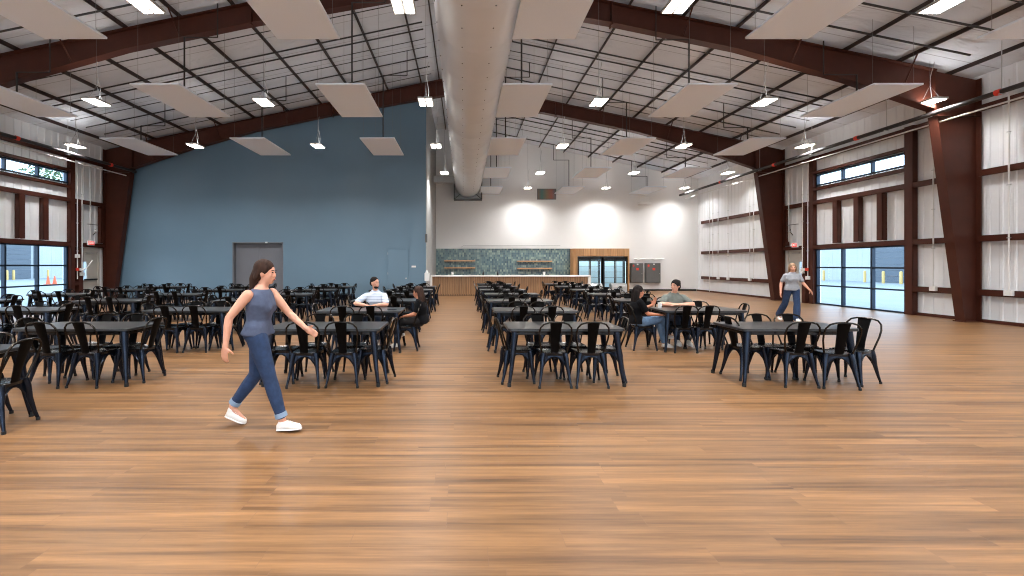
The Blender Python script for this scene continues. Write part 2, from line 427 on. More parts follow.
for k, (a, b) in enumerate(((-13, -9), (-7, -3), (-1, 3), (5, 9))):  # unseen glazing, invented to let daylight in from behind
    a, b = fx[2 * k + 1], fx[2 * k + 2]
    f = MB()
    for q in range(4): x = a + .04 + (b - a - .08) * q / 3; f.box(x - .035, x + .035, YF - .12, YF - .04, 0, 3.4)
    for q in range(4): z = .03 + 3.34 * q / 3; f.box(a, b, YF - .117, YF - .043, z - .03, z + .03)
    w = f.build(f'window_{9 + k}', 'frame_blue_black'); st(w, 'invented glazed opening behind the camera, added for daylight', 'window')
    MB().box(a + .01, b - .01, YF - .085, YF - .075, .01, 3.39).build('glass_pane', 'window_glass', w)
# blue partition with two door openings
PY = 20.64; PX = -1.72
DX0, DX1, DZ = -10.5, -8.2, 2.62
m = MB()
m.prism([(XL, 0), (DX0, 0), (DX0, zr(DX0)+.15), (XL, zr(XL)+.15)], 'y', PY, PY + .16)
m.prism([(DX0, DZ), (DX1, DZ), (DX1, zr(DX1)+.15), (DX0, zr(DX0)+.15)], 'y', PY, PY + .16)
m.prism([(DX1, 0), (PX, 0), (PX, zr(PX)+.15), (DX1, zr(DX1)+.15)], 'y', PY, PY + .16)
st(m.build('wall_partition', 'blue_paint'), 'tall blue painted partition wall', 'wall')
st(MB().prism([(PX - .2, 0), (PX, 0), (PX, zr(PX) + .12), (PX - .2, zr(PX) + .12)], 'y', PY + .16, YB).build('wall_return', 'grey_paint'), 'pale grey wall running back from the blue wall', 'wall')
st(MB().box(PX - .01, PX + .03, PY - .02, PY + .03, 0, 7.0).build('trim_1', 'galv_dull'), 'white corner trim at the end of the blue wall', 'trim')
# recessed grey double door
dr = MB().box(DX0 + .06, (DX0 + DX1) / 2 - .004, PY + .2, PY + .25, .01, DZ - .06).build('door_1', 'door_grey')
st(dr, 'grey double door in the blue wall', 'door')
MB().box((DX0 + DX1) / 2 + .004, DX1 - .06, PY + .2, PY + .25, .01, DZ - .06).build('door_leaf', 'door_grey', dr)
MB().box(DX0, DX0 + .05, PY - .015, PY + .3, 0, DZ).box(DX1 - .05, DX1, PY - .015, PY + .3, 0, DZ).box(DX0, DX1, PY - .015, PY + .3, DZ - .05, DZ).build('door_frame', 'door_grey', dr)
MB().box(-9.0, -8.9, PY - .04, PY - .01, DZ - .05, DZ + .01).build('door_latch', 'white_plastic', dr)
bev(MB().tube([(-9.42, PY + .2, .95), (-9.42, PY + .12, .97), (-9.42, PY + .12, 1.3), (-9.42, PY + .2, 1.32)], .012).build('door_handle', 'steel', dr), .002)
# flush blue door
d2 = bev(MB().box(-3.44, -2.52, PY - .022, PY + .001, .01, 2.3).build('door_2', 'blue_paint'), .006)
st(d2, 'flush blue door near the end of the blue wall', 'door')
MB().box(-3.5, -3.455, PY - .012, PY + .001, 0, 2.36).box(-2.505, -2.46, PY - .012, PY + .001, 0, 2.36).box(-3.5, -2.46, PY - .012, PY + .001, 2.315, 2.36).build('door_frame', 'blue_paint', d2)
MB().tube([(-2.62, PY - .02, .98), (-2.62, PY - .07, .98)], [.02, .035], 12).build('door_knob', 'steel', d2, True)
for z in (.3, 1.2, 2.1): MB().tube([(-3.45, PY - .026, z - .05), (-3.45, PY - .026, z + .05)], .01, 8).build('hinge', 'steel', d2)

# rigid frames
def dlow(d):   # underside of rafter by distance from the ridge
    P = [(0, .75), (5, .58), (8.5, .58), (11.5, .8), (13.97, 1.12)]
    for (a, va), (b, vb) in zip(P, P[1:]):
        if d <= b: return va + (vb - va) * (d - a) / (b - a)
    return P[-1][1]
for fi, FY in enumerate((F1, F2)):
    for sgn in (1, -1):
        wx = XR if sgn > 0 else XL
        X_ = (lambda x: x) if sgn > 0 else mx
        zk = 5.7; zt = zr(XR)
        m = MB(); hb = .13
        def pl(x0, x1, z0, z1, x2, x3):   # quad in xz extruded
            pass
        # web
        poly = [(X_(13.85), 0), (X_(14.28), 0), (X_(14.28), zt), (X_(13.07), zr(13.07)), (X_(13.07), zk)]
        m.prism(poly, 'y', FY - .008, FY + .008)
        m.prism([(X_(13.84), 0), (X_(13.87), 0), (X_(13.10), zk), (X_(13.07), zk)], 'y', FY - hb, FY + hb)       # inner flange
        m.prism([(X_(14.265), 0), (X_(14.295), 0), (X_(14.295), zt), (X_(14.265), zt)], 'y', FY - hb, FY + hb)  # outer flange
        m.box(min(X_(13.8), X_(14.3)), max(X_(13.8), X_(14.3)), FY - .16, FY + .16, 0, .025)                       # base plate
        m.prism([(X_(13.07), zk), (X_(14.28), zk), (X_(14.28), zk + .02), (X_(13.07), zk + .02)], 'y', FY - hb, FY + hb)
        for k in range(3):
            z = 1.6 + k * 1.3
            xi = 13.87 - (.77) * z / zk
            m.box(min(X_(xi), X_(14.27)), max(X_(xi), X_(14.27)), FY - .1, FY - .006, z, z + .012) if k == 3 else None
        c = m.build('steel_column', 'steel_brown')
        side = 'right' if sgn > 0 else 'left'
        st(c, f'brown tapered steel column on the {side} wall, {"nearer" if fi == 0 else "farther"} frame', 'column')
        # rafter half
        m = MB()
        ds = [0, 2.5, 5, 8.5, 11.5, 13.97]
        for a, b in zip(ds, ds[1:]):
            xa, xb = XM + sgn * a, XM + sgn * b
            ta, tb = RIDGE - SL * a, RIDGE - SL * b
            la, lb = ta - dlow(a), tb - dlow(b)
            m.prism([(xa, la), (xb, lb), (xb, tb), (xa, ta)], 'y', FY - .008, FY + .008)
            m.prism([(xa, la), (xb, lb), (xb, lb + .025), (xa, la + .025)], 'y', FY - hb, FY + hb)
            m.prism([(xa, ta - .02), (xb, tb - .02), (xb, tb), (xa, ta)], 'y', FY - hb, FY + hb)
        for d in (5.0, 13.93):
            x = XM + sgn * d; t = RIDGE - SL * d
            m.box(x - .02, x + .02, FY - hb, FY + hb, t - dlow(d) - .05, t)
        for d in [1.0 + 3 * k for k in range(5)]:       # flange braces
            x = XM + sgn * d; t = RIDGE - SL * d
            for q in (-1, 1):
                m.tube([(x, FY + q * .02, t - dlow(d) + .05), (x, FY + q * .55, t + .02)], .02, 6)
        b = m.build('roof_beam', 'steel_brown')
        st(b, f'dark brown roof beam, {side} half of the {"nearer" if fi == 0 else "farther"} frame', 'beam')
# purlins
for sgn in (1, -1):
    for d in [.2, 1.0, 2.5, 4.0, 5.5, 7.0, 8.5, 10.0, 11.5, 13.0, 14.5]:
        if sgn < 0 and d == .2: pass
        x = XM + sgn * d; z = RIDGE - SL * d + .005
        m = MB(); y0, y1 = YF + .05, YB - .01
        if x < PX - .3: y1 = PY - .01
        m.box(x - .004, x + .004, y0, y1, z, z + .21)
        m.box(x - .035, x + .004, y0, y1, z, z + .01)
        m.box(x - .004, x + .035, y0, y1, z + .2, z + .21)
        st(m.build('roof_purlin', 'purlin_brown'), f'dark steel purlin running lengthwise under the {"right" if sgn > 0 else "left"} roof slope', 'purlin', 'roof purlins')
# girts on side walls
def girt(X, sgn, y0, y1, z, h=.2, dep=.2, name='wall_girt'):
    m = MB(); a, b = X, X - sgn * dep
    lo, hi = min(a, b), max(a, b)
    m.box(lo, hi, y0, y1, z + h - .012, z + h)
    m.box(min(b, b + sgn * .012), max(b, b + sgn * .012), y0, y1, z, z + h)
    m.box(min(b, b + sgn * .07), max(b, b + sgn * .07), y0, y1, z, z + .012)
    return m.build(name, 'steel_brown')
def studm(X, sgn, y0, y1, z0, z1, dep=.2):
    lo, hi = min(X, X - sgn * dep), max(X, X - sgn * dep)
    m = MB(); xi = X - sgn * dep
    m.box(min(xi, xi + sgn * .012), max(xi, xi + sgn * .012), y0, y1, z0, z1)
    m.box(lo, hi, y0, y0 + .012, z0, z1); m.box(lo, hi, y1 - .012, y1, z0, z1)
    return m
for sgn in (1, -1):
    X = XR + .02 if sgn > 0 else XL - .02
    side = 'right' if sgn > 0 else 'left'
    gs = []; up_ = 0 if sgn > 0 else .12
    for z in (.74, 2.22 + up_, 4.02 + up_, 5.8 + up_):
        if sgn > 0: gs.append((20.56, 27.2, z))
        else: pass
        gs.append((8.2, 12.54, z))
        if z < 2: gs += [(12.84, 14.4, z), (18.5, 19.0, z)]
        elif z < 4: gs += [(12.84, 20.24, z)]
        else: gs += [(12.84, 20.24, z)]
    if sgn > 0: gs = [g for g in gs if not (g[0] > 20 and g[2] > 5)]
    gs += [(14.6, 18.5, 4.58 + up_, .12), (14.6, 18.5, 5.25 + up_, .12)]
    for g in gs:
        st(girt(X, sgn, g[0], g[1], g[2], *(g[3:] or (.17,)), dep=.15), f'brown steel girt on the {side} wall', 'girt', 'wall girts')
    for (y0, y1, z0, z1) in [(14.36, 14.64, 0, 6.0), (18.47, 18.68, 0, 6.0), (15.4, 15.62, 2.42, 4.02), (16.33, 16.55, 2.42, 4.02), (17.27, 17.49, 2.42, 4.02),
                             (18.86, 19.08, 0, 4.02), (20.03, 20.2, 2.42, 4.02)]:
        st(studm(X, sgn, y0, y1, z0 + (up_ if z0 > 1 else 0), z1 + up_, .158).build('wall_stud', 'steel_brown'), f'upright brown steel stud on the {side} wall', 'stud', 'wall studs')
    # baseboards
    for (y0, y1) in [(8.0, 14.5), (18.5, 19.08), (20.1, 27.88 if sgn > 0 else 20.6)]:
        st(MB().box(min(X, X - sgn * .05), max(X, X - sgn * .05), y0, y1, 0, .09).build(f'baseboard_{side}', 'steel_brown'))
    # storefront windows
    def store(name, y0, y1, z0, z1, ny, nz, label):
        xg = X + sgn * .0
        fr = MB(); t = .035; dx = (xg - .06, xg + .06)
        for k in range(ny + 1):
            y = y0 + t + (y1 - y0 - 2 * t) * k / ny; fr.box(dx[0], dx[1], y - t, y + t, z0, z1)
        for k in range(nz + 1):
            z = z0 + t + (z1 - z0 - 2 * t) * k / nz; fr.box(dx[0] + .003, dx[1] - .003, y0, y1, z - t * .8, z + t * .8)
        w = fr.build(name, 'frame_blue_black'); st(w, label, 'window')
        MB().box(xg - .006, xg + .006, y0 + .02, y1 - .02, z0 + .02, z1 - .02).build('glass_pane', 'window_glass', w)
        return w
    n0 = 0 if sgn > 0 else 4
    store(f'window_{n0 + 1}', 14.66, 18.45, .0, 2.24 + up_, 3, 3, f'glazed storefront low in the {side} wall')
    store(f'window_{n0 + 2}', 14.66, 18.45, 4.76 + up_, 5.24 + up_, 3, 1, f'high strip window above the {side} storefront')
    store(f'window_{n0 + 3}', 4.4, 7.9, .0, 2.24 + up_, 3, 3, f'invented storefront added for daylight beside the camera in the {side} wall')  # this storefront and the strip above are unseen, added for side daylight
    store(f'window_{n0 + 4}', 4.4, 7.9, 4.76 + up_, 5.24 + up_, 3, 1, f'invented high strip window added for daylight beside the camera in the {side} wall')
    # exit door
    dn = 3 if sgn > 0 else 4
    d = MB().box(X - .03, X + .03, 19.18, 19.24 + (.0), .01, 2.14).box(X - .03, X + .03, 19.42, 19.96, .01, 2.14).box(X - .03, X + .03, 19.24, 19.42, .01, .95).box(X - .03, X + .03, 19.24, 19.42, 1.72, 2.14).build(f'door_{dn}', 'door_light')
    st(d, f'pale grey exit door in the {side} wall', 'door')
    MB().box(X - .08, X + .08, 19.12, 20.02, 2.2, 2.2 + up_ + .005).box(X - .08, X + .08, 19.12, 19.18, 0, 2.2).box(X - .08, X + .08, 19.96, 20.02, 0, 2.2).box(X - .08, X + .08, 19.12, 20.02, 2.14, 2.2).build('door_frame', 'door_light', d)
    MB().box(X - .006, X + .006, 19.24, 19.42, .95, 1.72).build('glass_lite', 'window_glass', d)
    MB().box(min(X - sgn * .04, X - sgn * .1), max(X - sgn * .04, X - sgn * .1), 19.25, 19.9, .93, .99).build('push_bar', 'black_plastic', d)
    MB().box(min(X - sgn * .03, X - sgn * .08), max(X - sgn * .03, X - sgn * .08), 19.35, 19.75, 2.06, 2.12).build('door_closer', 'galv_dull', d)
    # exit sign
    sx = X - sgn * .22
    e = empty('exit_sign', (sx, 19.38, 2.33 if sgn > 0 else 2.42)); tag(e, f'lit red EXIT sign above the door in the {side} wall', 'exit sign')
    bev(MB().box(-.03, .03, -.17, .17, 0, .2).build('sign_housing', 'white_plastic', e), .006)
    MB().box(*sorted((-sgn * .031, -sgn * .036)), -.15, .15, .02, .18).build('sign_face', 'red_sign', e)
    cu = bpy.data.curves.new('lettering', 'FONT'); cu.body = 'EXIT'; cu.size = .15; cu.align_x = 'CENTER'; cu.align_y = 'CENTER'; cu.extrude = .002; cu.offset = .003
    cu.materials.append(M['white_letter'])
    t0_ = bpy.data.objects.new('lettering_curve', cu); me_ = bpy.data.meshes.new_from_object(t0_); bpy.data.objects.remove(t0_)
    t = bpy.data.objects.new('lettering', me_); COL.objects.link(t); t.parent = e
    t.location = (-sgn * .039, 0, .1); t.rotation_euler = (R(90), 0, R(-90) if sgn > 0 else R(90))
    MB().box(*sorted((0, sgn * .2)), -.02, .02, .06, .14).build('bracket', 'white_plastic', e)
st(MB().box(PX, 13.9 + .35, YB - .02, YB, 0, .1).build('baseboard_back', 'black_plastic'))
st(MB().box(XL, DX0, PY - .015, PY, 0, .1).box(DX1, -3.5, PY - .015, PY, 0, .1).box(-2.46, PX, PY - .015, PY, 0, .1).build('baseboard_partition', 'black_plastic'))
# tiled splash, ledge, wood portal
st(MB().box(PX + .002, 6.5, YB - .04, YB, 0, 2.58).build('trim_2', 'tiles'), 'green and blue tiled backsplash behind the counter', 'tiles')
st(MB().box(PX + .002, 9.86, YB - .09, YB, 2.585, 2.66).build('trim_3', 'white_conduit'), 'white ledge on top of the tiles and wood surround', 'ledge')

# ================================================================== OUTSIDE
st(MB().box(XR + .2, 120, -60, 160, -.15, -.02).build('ground_right', 'concrete'), 'pale concrete yard outside the right wall', 'ground')
st(MB().box(-130, XL - .2, -60, 160, -.15, -.02).build('ground_left', 'concrete'), 'pale concrete yard outside the left wall', 'ground')
def facade(x, sgn, y0, y1, doors, label):
    b = empty('warehouse_building', (x, 0, 0)); tag(b, label, 'building')
    m = MB().box(*sorted((sgn * .05, sgn * 9)), y0, y1, -.02, 6.4)
    n = int((y1 - y0) / .6)
    for k in range(n): m.box(.04 if sgn > 0 else -.06, .06 if sgn > 0 else -.04, y0 + k * .6, y0 + k * .6 + .03, 0, 6.4)
    m.build('wall', 'facade_white', b)
    MB().box(*sorted((-sgn * .1, sgn * 9.1)), y0 - .1, y1 + .1, 6.4, 6.65).build('roof', 'facade_white', b)
    for (a, c, h) in doors:
        d = MB()
        for k in range(int(h / .55)): d.box(*sorted((-sgn * .06, sgn * .04)), a, c, k * .55 + .01, k * .55 + .54)
        d.build('overhead_door', 'facade_blue', b)
    return b
bR = facade(38.5, 1, 26, 62, [(36.6, 42.6, 4.1)], 'white metal building seen through the right storefront')
bL = facade(-50, -1, 30, 70, [(47.5, 52.5, 4.6), (52.9, 53.5, 4.6), (40, 45, 4.6)], 'white metal building seen through the left storefront')
for k, (x, y) in enumerate([(36.5, 38.0), (36.5, 39.6), (37, 42.0), (37, 46.8), (-48, 47.8), (-48, 48.5), (-48, 52.5)]):
    side = 'right' if x > 0 else 'left'; o_ = [0, 1, 2, 3, 0, 1, 2][k]
    pos = (['nearest', 'second nearest', 'third nearest', 'farthest'] if x > 0 else ['nearest', 'middle', 'farthest'])[o_]
    t = MB().tube([(0, 0, -.02), (0, 0, .95), (0, 0, 1.02), (0, 0, 1.06)], [.11, .11, .09, .03], 14).build('bollard', 'bollard_yellow', None, True, (x, y, 0))
    tag(t, f'yellow bollard outside the {side} storefront, {pos} of them', 'bollard', f'yellow bollards outside on the {side}')
for k, y in enumerate((24.6, 25.2)):
    e = empty('traffic_cone', (-34, y + 12.6, -.02)); tag(e, f'orange traffic cone outside the left storefront, {"nearer" if k == 0 else "farther"} one', 'traffic cone', 'traffic cones')
    MB().tube([(0, 0, .03), (0, 0, .7)], [.16, .03], 14).build('cone_body', 'cone_orange', e, True)
    MB().box(-.2, .2, -.2, .2, 0, .03).build('cone_foot', 'cone_orange', e)
def tree(x, y, h, label):
    e = empty('broadleaf_tree', (x, y, -.02)); tag(e, label, 'tree')
    m = MB(); m.tube([(0, 0, 0), (.1, 0, h * .3), (-.1, .1, h * .6)], [.3, .22, .12], 10)
    for k in range(7):
        a = k * .9; m.tube([(0, 0, h * .35 + k * .3), (math.cos(a) * 1.6, math.sin(a) * 1.6, h * .55 + k * .35)], [.1, .03], 6)
    m.build('trunk', 'bark', e)
    m = MB()
    for k in range(3500):
        q = Vector((random.gauss(0, 1), random.gauss(0, 1), random.gauss(0, .8))); q = q.normalized() * (random.random() ** .4)
        c = Vector((q.x * h * .33, q.y * h * .33, h * .68 + q.z * h * .3)); u = Vector((random.uniform(-1, 1), random.uniform(-1, 1), random.uniform(-1, 1))).normalized() * .26
        w = u.cross(Vector((random.uniform(-1, 1), random.uniform(-1, 1), .3))).normalized() * .17
        m.add([c - u, c + w, c + u, c - w], [(0, 1, 2, 3)])
    tag(m.build('crown', 'foliage', e), kind='stuff')
tree(-62, 68, 17, 'leafy tree behind the building on the left, seen through the high window')
tree(-52, 84, 16, 'second leafy tree farther back, seen through the left high window')

# ================================================================== DUCT
e = empty('air_duct', (.24, 0, 6.5)); tag(e, 'large round painted spiral air duct hung under the ridge', 'duct')
m = MB(); ring = []
pts = []; rs = []
y = YF + .3
while y < 27.2:
    pts += [(0, y, 0), (0, y + 1.44, 0), (0, y + 1.45, 0), (0, y + 1.5, 0)]; rs += [.8, .8, .803, .803]; y += 1.505
pts.append((0, 27.25, 0)); rs.append(.8)
m.tube(pts, rs, 48, True, 1, (0, 0, 1)).build('duct_barrel', 'duct', e, 30)
m = MB()
for y in [2 + 3 * k for k in range(9)]:
    for s_ in (-1, 1):
        m.tube([(s_ * .79, y, 0), (s_ * .79, y, RIDGE - 6.5 - .12)], .008, 6)
m.build('hanger_rod', 'galv', e)
m = MB()
for q in range(36):
    for a in (200, 250, 290, 340):
        yy = 1 + q * .7; m.ell((.805 * math.cos(R(a)), yy, .805 * math.sin(R(a))), (.012, .012, .012), n=6, m=4)
m.build('nozzle', 'black_plastic', e)
m = MB().box(-.85, -.8, 27.2, YB - .01, -1.0, .9).box(.8, .85, 27.2, YB - .01, -1.0, .9).box(-.85, .85, 27.2, YB - .01, -1.0, -.95).box(-.85, .85, 27.2, YB - .01, .85, .9)
m.tube([(-.83, 27.2, -.98), (.0, YB - .02, -.2)], .02).tube([(.83, 27.2, -.98), (0, YB - .02, -.2)], .02)
m.build('end_frame', 'panel_grey', e)
e = empty('branch_duct', (-1.7, 25.7, 6.4)); tag(e, 'small square grey duct joining the round duct from the blue wall side', 'duct')
MB().box(.0, 1.2, -.25, .25, -.18, .18).box(.5, .54, -.27, .27, -.2, .2).build('duct_run', 'galv_dull', e)

# ================================================================== SPRINKLER PIPES
for sgn in (1, -1):
    x = 13.0 if sgn > 0 else -14.8; side = 'right' if sgn > 0 else 'left'
    e = empty('sprinkler_main', (x, 0, 5.78)); tag(e, f'long dark sprinkler main pipe high along the {side} wall', 'pipe')
    y1 = 27.4 if sgn > 0 else 20.5
    MB().tube([(0, YF + .2, 0), (0, y1, 0)], .06, 12).build('pipe_run', 'black_pipe', e, True)
    m = MB()
    for y in range(2, int(y1), 3): m.tube([(0, y, .0), (0, y, zr(x) - 5.78)], .008, 6).box(-.07, .07, y - .02, y + .02, -.07, -.055)
    m.build('hanger', 'galv', e)
    for y in range(3, int(y1), 4): MB().tube([(0, y, 0), (0, y + .12, 0)], .075, 12).build('coupling', 'red_mark', e, True)
    e = empty('wall_conduit', (x + sgn * .2, 0, 5.55)); tag(e, f'thin pale electrical conduit beside the sprinkler main on the {side}', 'conduit')
    MB().tube([(0, YF + .2, 0), (0, y1 - .3, 0)], .022, 8).build('conduit_run', 'white_conduit', e, True)
for bi, y in enumerate([7.4, 8.9, 9.7, 10.6, 11.6, 14.0, 15.2, 15.65, 16.4, 17.0, 17.7, 18.6, 19.4, 21.8, 22.6, 23.2, 24.1, 24.9, 26.3]):
    thin = y in (9.7, 14.0, 16.4, 17.0, 19.4, 24.1, 24.9)
    for sgn in (1, -1):
        if sgn < 0 and y > PY: continue
        if sgn < 0 and y in (8.9, 9.7) : pass
        xa, xb = XM + sgn * .5, (12.9 if sgn > 0 else -14.7)
        dz = .1 if not thin else .06
        o = MB().tube([(xa, y, zr(xa) - dz), (xb, y, zr(xb) - dz)], .026 if not thin else .014, 8).build('branch_pipe', 'black_pipe', None, True)
        tag(o, f'dark cross pipe under the {"right" if sgn > 0 else "left"} roof slope, {ORD2[bi]} from the camera', 'pipe', 'cross pipes under the roof')

# ================================================================== ACOUSTIC PANELS and sprinkler drops
CX = [-12.75, -8.2, -3.65, .95, 5.5, 10.05]; CY = [6.45, 11.15, 15.9, 20.7, 25.3]
cn = ['leftmost', 'second from left', 'third from left', 'fourth from left', 'fifth from left', 'rightmost']
e0 = empty('acoustic_panel')
pa = bev(MB().box(0, 1.22, 0, 2.46, 0, .045).build('felt_board', 'panel_felt', e0), .008)
wires = []
for (x, y) in ((.1, .15), (1.12, .15), (.1, 2.3), (1.12, 2.3)):
    wires.append((MB().tube([(x, y, .04), (x, y, 1.0)], .0035, 5).build('hanging_wire', 'wire', e0), []))
reg(e0, [(pa, [])] + wires)
used = False
for ri, y in enumerate(CY):
    for ci, x in enumerate(CX):
        if ri >= 3 and x < PX: continue
        if ri == 0 and ci == 0: pass
        zc = 6.0 if ri < 4 else 5.92
        if not used: e = e0; e.location = (x, y, zc); used = True
        else: e = dup(e0, (x, y, zc))
        tag(e, f'white ceiling panel, {cn[ci]} in the {ORD[ri]} row from the camera', 'acoustic panel', 'hanging acoustic ceiling panels')
        for p in [c for c in e.children if c.name.startswith('hanging_wire')]:
            p.scale.z = (zr(x + .6) + .19 - zc)
        xd = x + .61; zt_ = zr(xd) - .75
        o = MB().tube([(xd, y + 1.2, zc + .05), (xd, y + 1.2, zt_)], .022, 8).tube([(xd, y + 1.2, zt_), (xd + (.9 if xd < XM else -.9 if xd > XM + 3 else .9), y + 1.2, zt_)], .016, 8)
        xe = xd + (.9 if xd < XM + 3 else -.9)
        o.tube([(xe, y + 1.2, zt_), (xe, y + 1.2, zr(xe) - .02)], .016, 8)
        o = o.build('sprinkler_drop', 'black_pipe', None, True)
        tag(o, f'dark sprinkler drop to the panel {cn[ci]} in the {ORD[ri]} row', 'pipe', 'sprinkler drops above the panels')

# ================================================================== HIGH BAY LIGHTS
ld = bpy.data.lights.new('lamp_head', 'AREA'); ld.shape = 'RECTANGLE'; ld.size = .42; ld.size_y = .6; ld.energy = LAMP_W; ld.color = LAMP_COL; ld.spread = R(140)
lu = bpy.data.lights.new('added_ceiling_fill', 'AREA'); lu.shape = 'RECTANGLE'; lu.size = .3; lu.size_y = .5; lu.energy = LAMP_W * .1; lu.color = LAMP_COL  # added upward fill at each fixture to brighten the ceiling
LX = [-14.6, -10.1, -5.5, -1.05, 3.7, 8.25, 12.8]; LY = [-6.3, -1.6, 3.05, 7.8, 12.5, 17.1, 22.1, 26.4]
ln = ['leftmost', 'second from left', 'third from left', 'middle', 'third from right', 'second from right', 'rightmost']
e0 = empty('high_bay_light')
hb_ = bev(MB().box(-.2, .2, -.3, .3, 0, .05).build('lamp_housing', 'galv_dull', e0), .008)
l1 = MB().box(-.17, -.03, -.27, .27, -.012, .0).build('lens', 'lens', e0)
l2 = MB().box(.03, .17, -.27, .27, -.012, .0).build('lens', 'lens', e0)
hw = MB().tube([(0, -.25, .05), (0, 0, .45)], .004, 5).tube([(0, .25, .05), (0, 0, .45)], .004, 5).build('hanger_cable', 'wire', e0)
sc_ = MB().tube([(0, 0, 0), (0, 0, 1)], .004, 5).build('support_cable', 'wire', e0); sc_.location = (0, 0, .45)
pts = [(.05 + .03 * math.sin(k * .9), .05 * math.sin(k * .6), .05 + k * .13) for k in range(9)]
cd = MB().tube(pts, .008, 6).build('power_cord', 'galv_dull', e0, True)
reg(e0, [(hb_, []), (l1, []), (l2, []), (hw, []), (cd, []), (sc_, [])])
used = False
for ri, y in enumerate(LY):
    for ci, x in enumerate(LX):
        if y > PY and x < -1.5: continue
        if y > 26 and ci == 3: continue
        if y > 22 and y < 23 and ci == 3: x = -.95
        z = 6.05
        if not used: e = e0; e.location = (x, y, z); used = True
        else: e = dup(e0, (x, y, z))
        for p in e.children:
            if p.name.startswith('support_cable'): p.scale.z = zr(x) + .18 - z - .45
        where = f'in the {ORD[ri - 3]} row ahead of the camera' if ri >= 3 else f'in the {ORD[2 - ri]} row behind the camera'
        tag(e, f'lit twin high bay lamp, {ln[ci]} {where}', 'ceiling light', 'high bay lights')
        lo = bpy.data.objects.new('lamp_light', ld); COL.objects.link(lo); lo.parent = e; lo.location = (0, 0, -.03)
        lo = bpy.data.objects.new('added_ceiling_fill', lu); COL.objects.link(lo); lo.parent = e; lo.location = (0, 0, .06); lo.rotation_euler.x = R(180)

# ================================================================== CONDUITS and boxes on walls
def conduit(x, y, z0, z1, sgn, label, box=None):
    e = empty('wall_conduit', (x, y, z0)); tag(e, label, 'conduit')
    MB().tube([(0, 0, 0), (0, 0, z1 - z0)], .018, 8).build('conduit_run', 'white_conduit', e, True)
    if box: bev(MB().box(-.04, .04, -.09, .09, box - z0 - .07, box - z0 + .07).build('junction_box', 'white_plastic', e), .005)
    m = MB()
    for k in range(1, 4): m.box(-.03, .03, -.03, .03, (z1 - z0) * k / 4, (z1 - z0) * k / 4 + .02)
    m.build('strap', 'galv', e)
conduit(XR - .17, 11.8, .9, 6.4, 1, 'white wall conduit with a box nearer than the near right column', .85)
conduit(XR - .17, 13.7, .9, 5.6, 1, 'white wall conduit with a box between near right column and storefront', .87)
conduit(XR - .17, 19.0, 1.2, 5.6, 1, 'white conduit beside the right exit door, nearer one', 1.3)
conduit(XR - .17, 18.7, 1.0, 5.6, 1, 'white conduit between the right storefront and exit door', 1.05)
conduit(XR - .17, 19.8, 2.6, 5.4, 1, 'short white conduit above the right exit door')
for k, (y, z0) in enumerate([(26.2, .05), (25.85, .9), (25.3, .9), (24.35, .8), (22.5, .8), (22.2, .9)]):
    conduit(XR - .17, y, z0, 5.7, 1, f'white wall conduit beyond the far right column, {ORD[k]} from the back corner', .86 if k in (2, 3, 4) else None)
conduit(XL + .17, 18.75, 1.0, 5.6, -1, 'white wall conduit beside the left storefront', 1.95)
conduit(XL + .17, 18.98, 1.2, 5.6, -1, 'white wall conduit just left of the left exit door', 1.2)
conduit(XL + .17, 19.4, 2.6, 5.6, -1, 'short white conduit above the left exit door')
for sgn in (1, -1):
    side = 'right' if sgn > 0 else 'left'; X = XR - .2 if sgn > 0 else XL + .2
    e = empty('alarm_strobe', (X, 18.72, 1.4)); tag(e, f'small white and red alarm unit beside the {side} exit door', 'alarm')
    bev(MB().box(-.03, .03, -.06, .06, -.06, .06).build('alarm_body', 'red_mark', e), .005)
    MB().box(-.04, .04, .08, .3, -.05, .05).build('call_point', 'white_plastic', e)
    e = empty('security_camera', (X, 19.5, 3.0)); tag(e, f'small camera on a dark bracket above the {side} exit door', 'security camera')
    MB().tube([(0, 0, -.15), (-sgn * .12, 0, 0), (-sgn * .12, 0, .12)], .015, 8).box(-.02, .02, -.3, .3, .3, .32).build('bracket', 'black_plastic', e)
    MB().ell((-sgn * .14, 0, .02), (.06, .06, .05)).build('camera_dome', 'galv_dull', e, True)
# hose on the left door side
o = MB().tube([(XL + .25, 18.8 + .12 * k, 1.35 + .035 * k * k * .5) for k in range(6)], .02, 8).build('flexible_conduit', 'white_conduit', None, True)
tag(o, 'short curved white flexible conduit beside the left exit door', 'conduit')
# small wall fittings
o = bev(MB().box(-4.9 + 2.52, -4.9 + 2.72, PY - .015, PY, 1.47, 1.55).build('switch_plate', 'white_plastic'), .003); tag(o, 'white double switch plate beside the flush blue door', 'light switch')
o = bev(MB().box(-1.76, -1.66, PY - .07, PY - .02, 2.6, 2.98).build('control_box', 'panel_grey'), .005); tag(o, 'small grey control box high on the end of the blue wall', 'control box')
e = empty('soap_dispenser', (-1.68, PY - .08, .85)); tag(e, 'white hand sanitizer dispenser on the end of the blue wall', 'dispenser')
bev(MB().box(-.1, .12, -.06, .055, 0, .38).build('dispenser_body', 'white_plastic', e), .02); MB().tube([(0, 0, .36), (0, 0, .5)], [.08, .03], 12).build('dispenser_top', 'white_plastic', e, True)
e = empty('wall_pipe', (10.4, YB - .06, 1.95)); tag(e, 'horizontal white conduit above the grey electrical panels', 'conduit')
MB().tube([(0, 0, 0), (1.85, 0, 0)], .03, 10).build('pipe_run', 'white_conduit', e, True); MB().box(.2, .35, -.05, .05, -.05, .05).box(1.2, 1.35, -.05, .05, -.05, .05).build('fitting', 'white_plastic', e)
e = empty('long_ledge_cable', (0, YB - .03, 2.78)); tag(e, 'thin grey cable run above the tiled backsplash', 'cable')
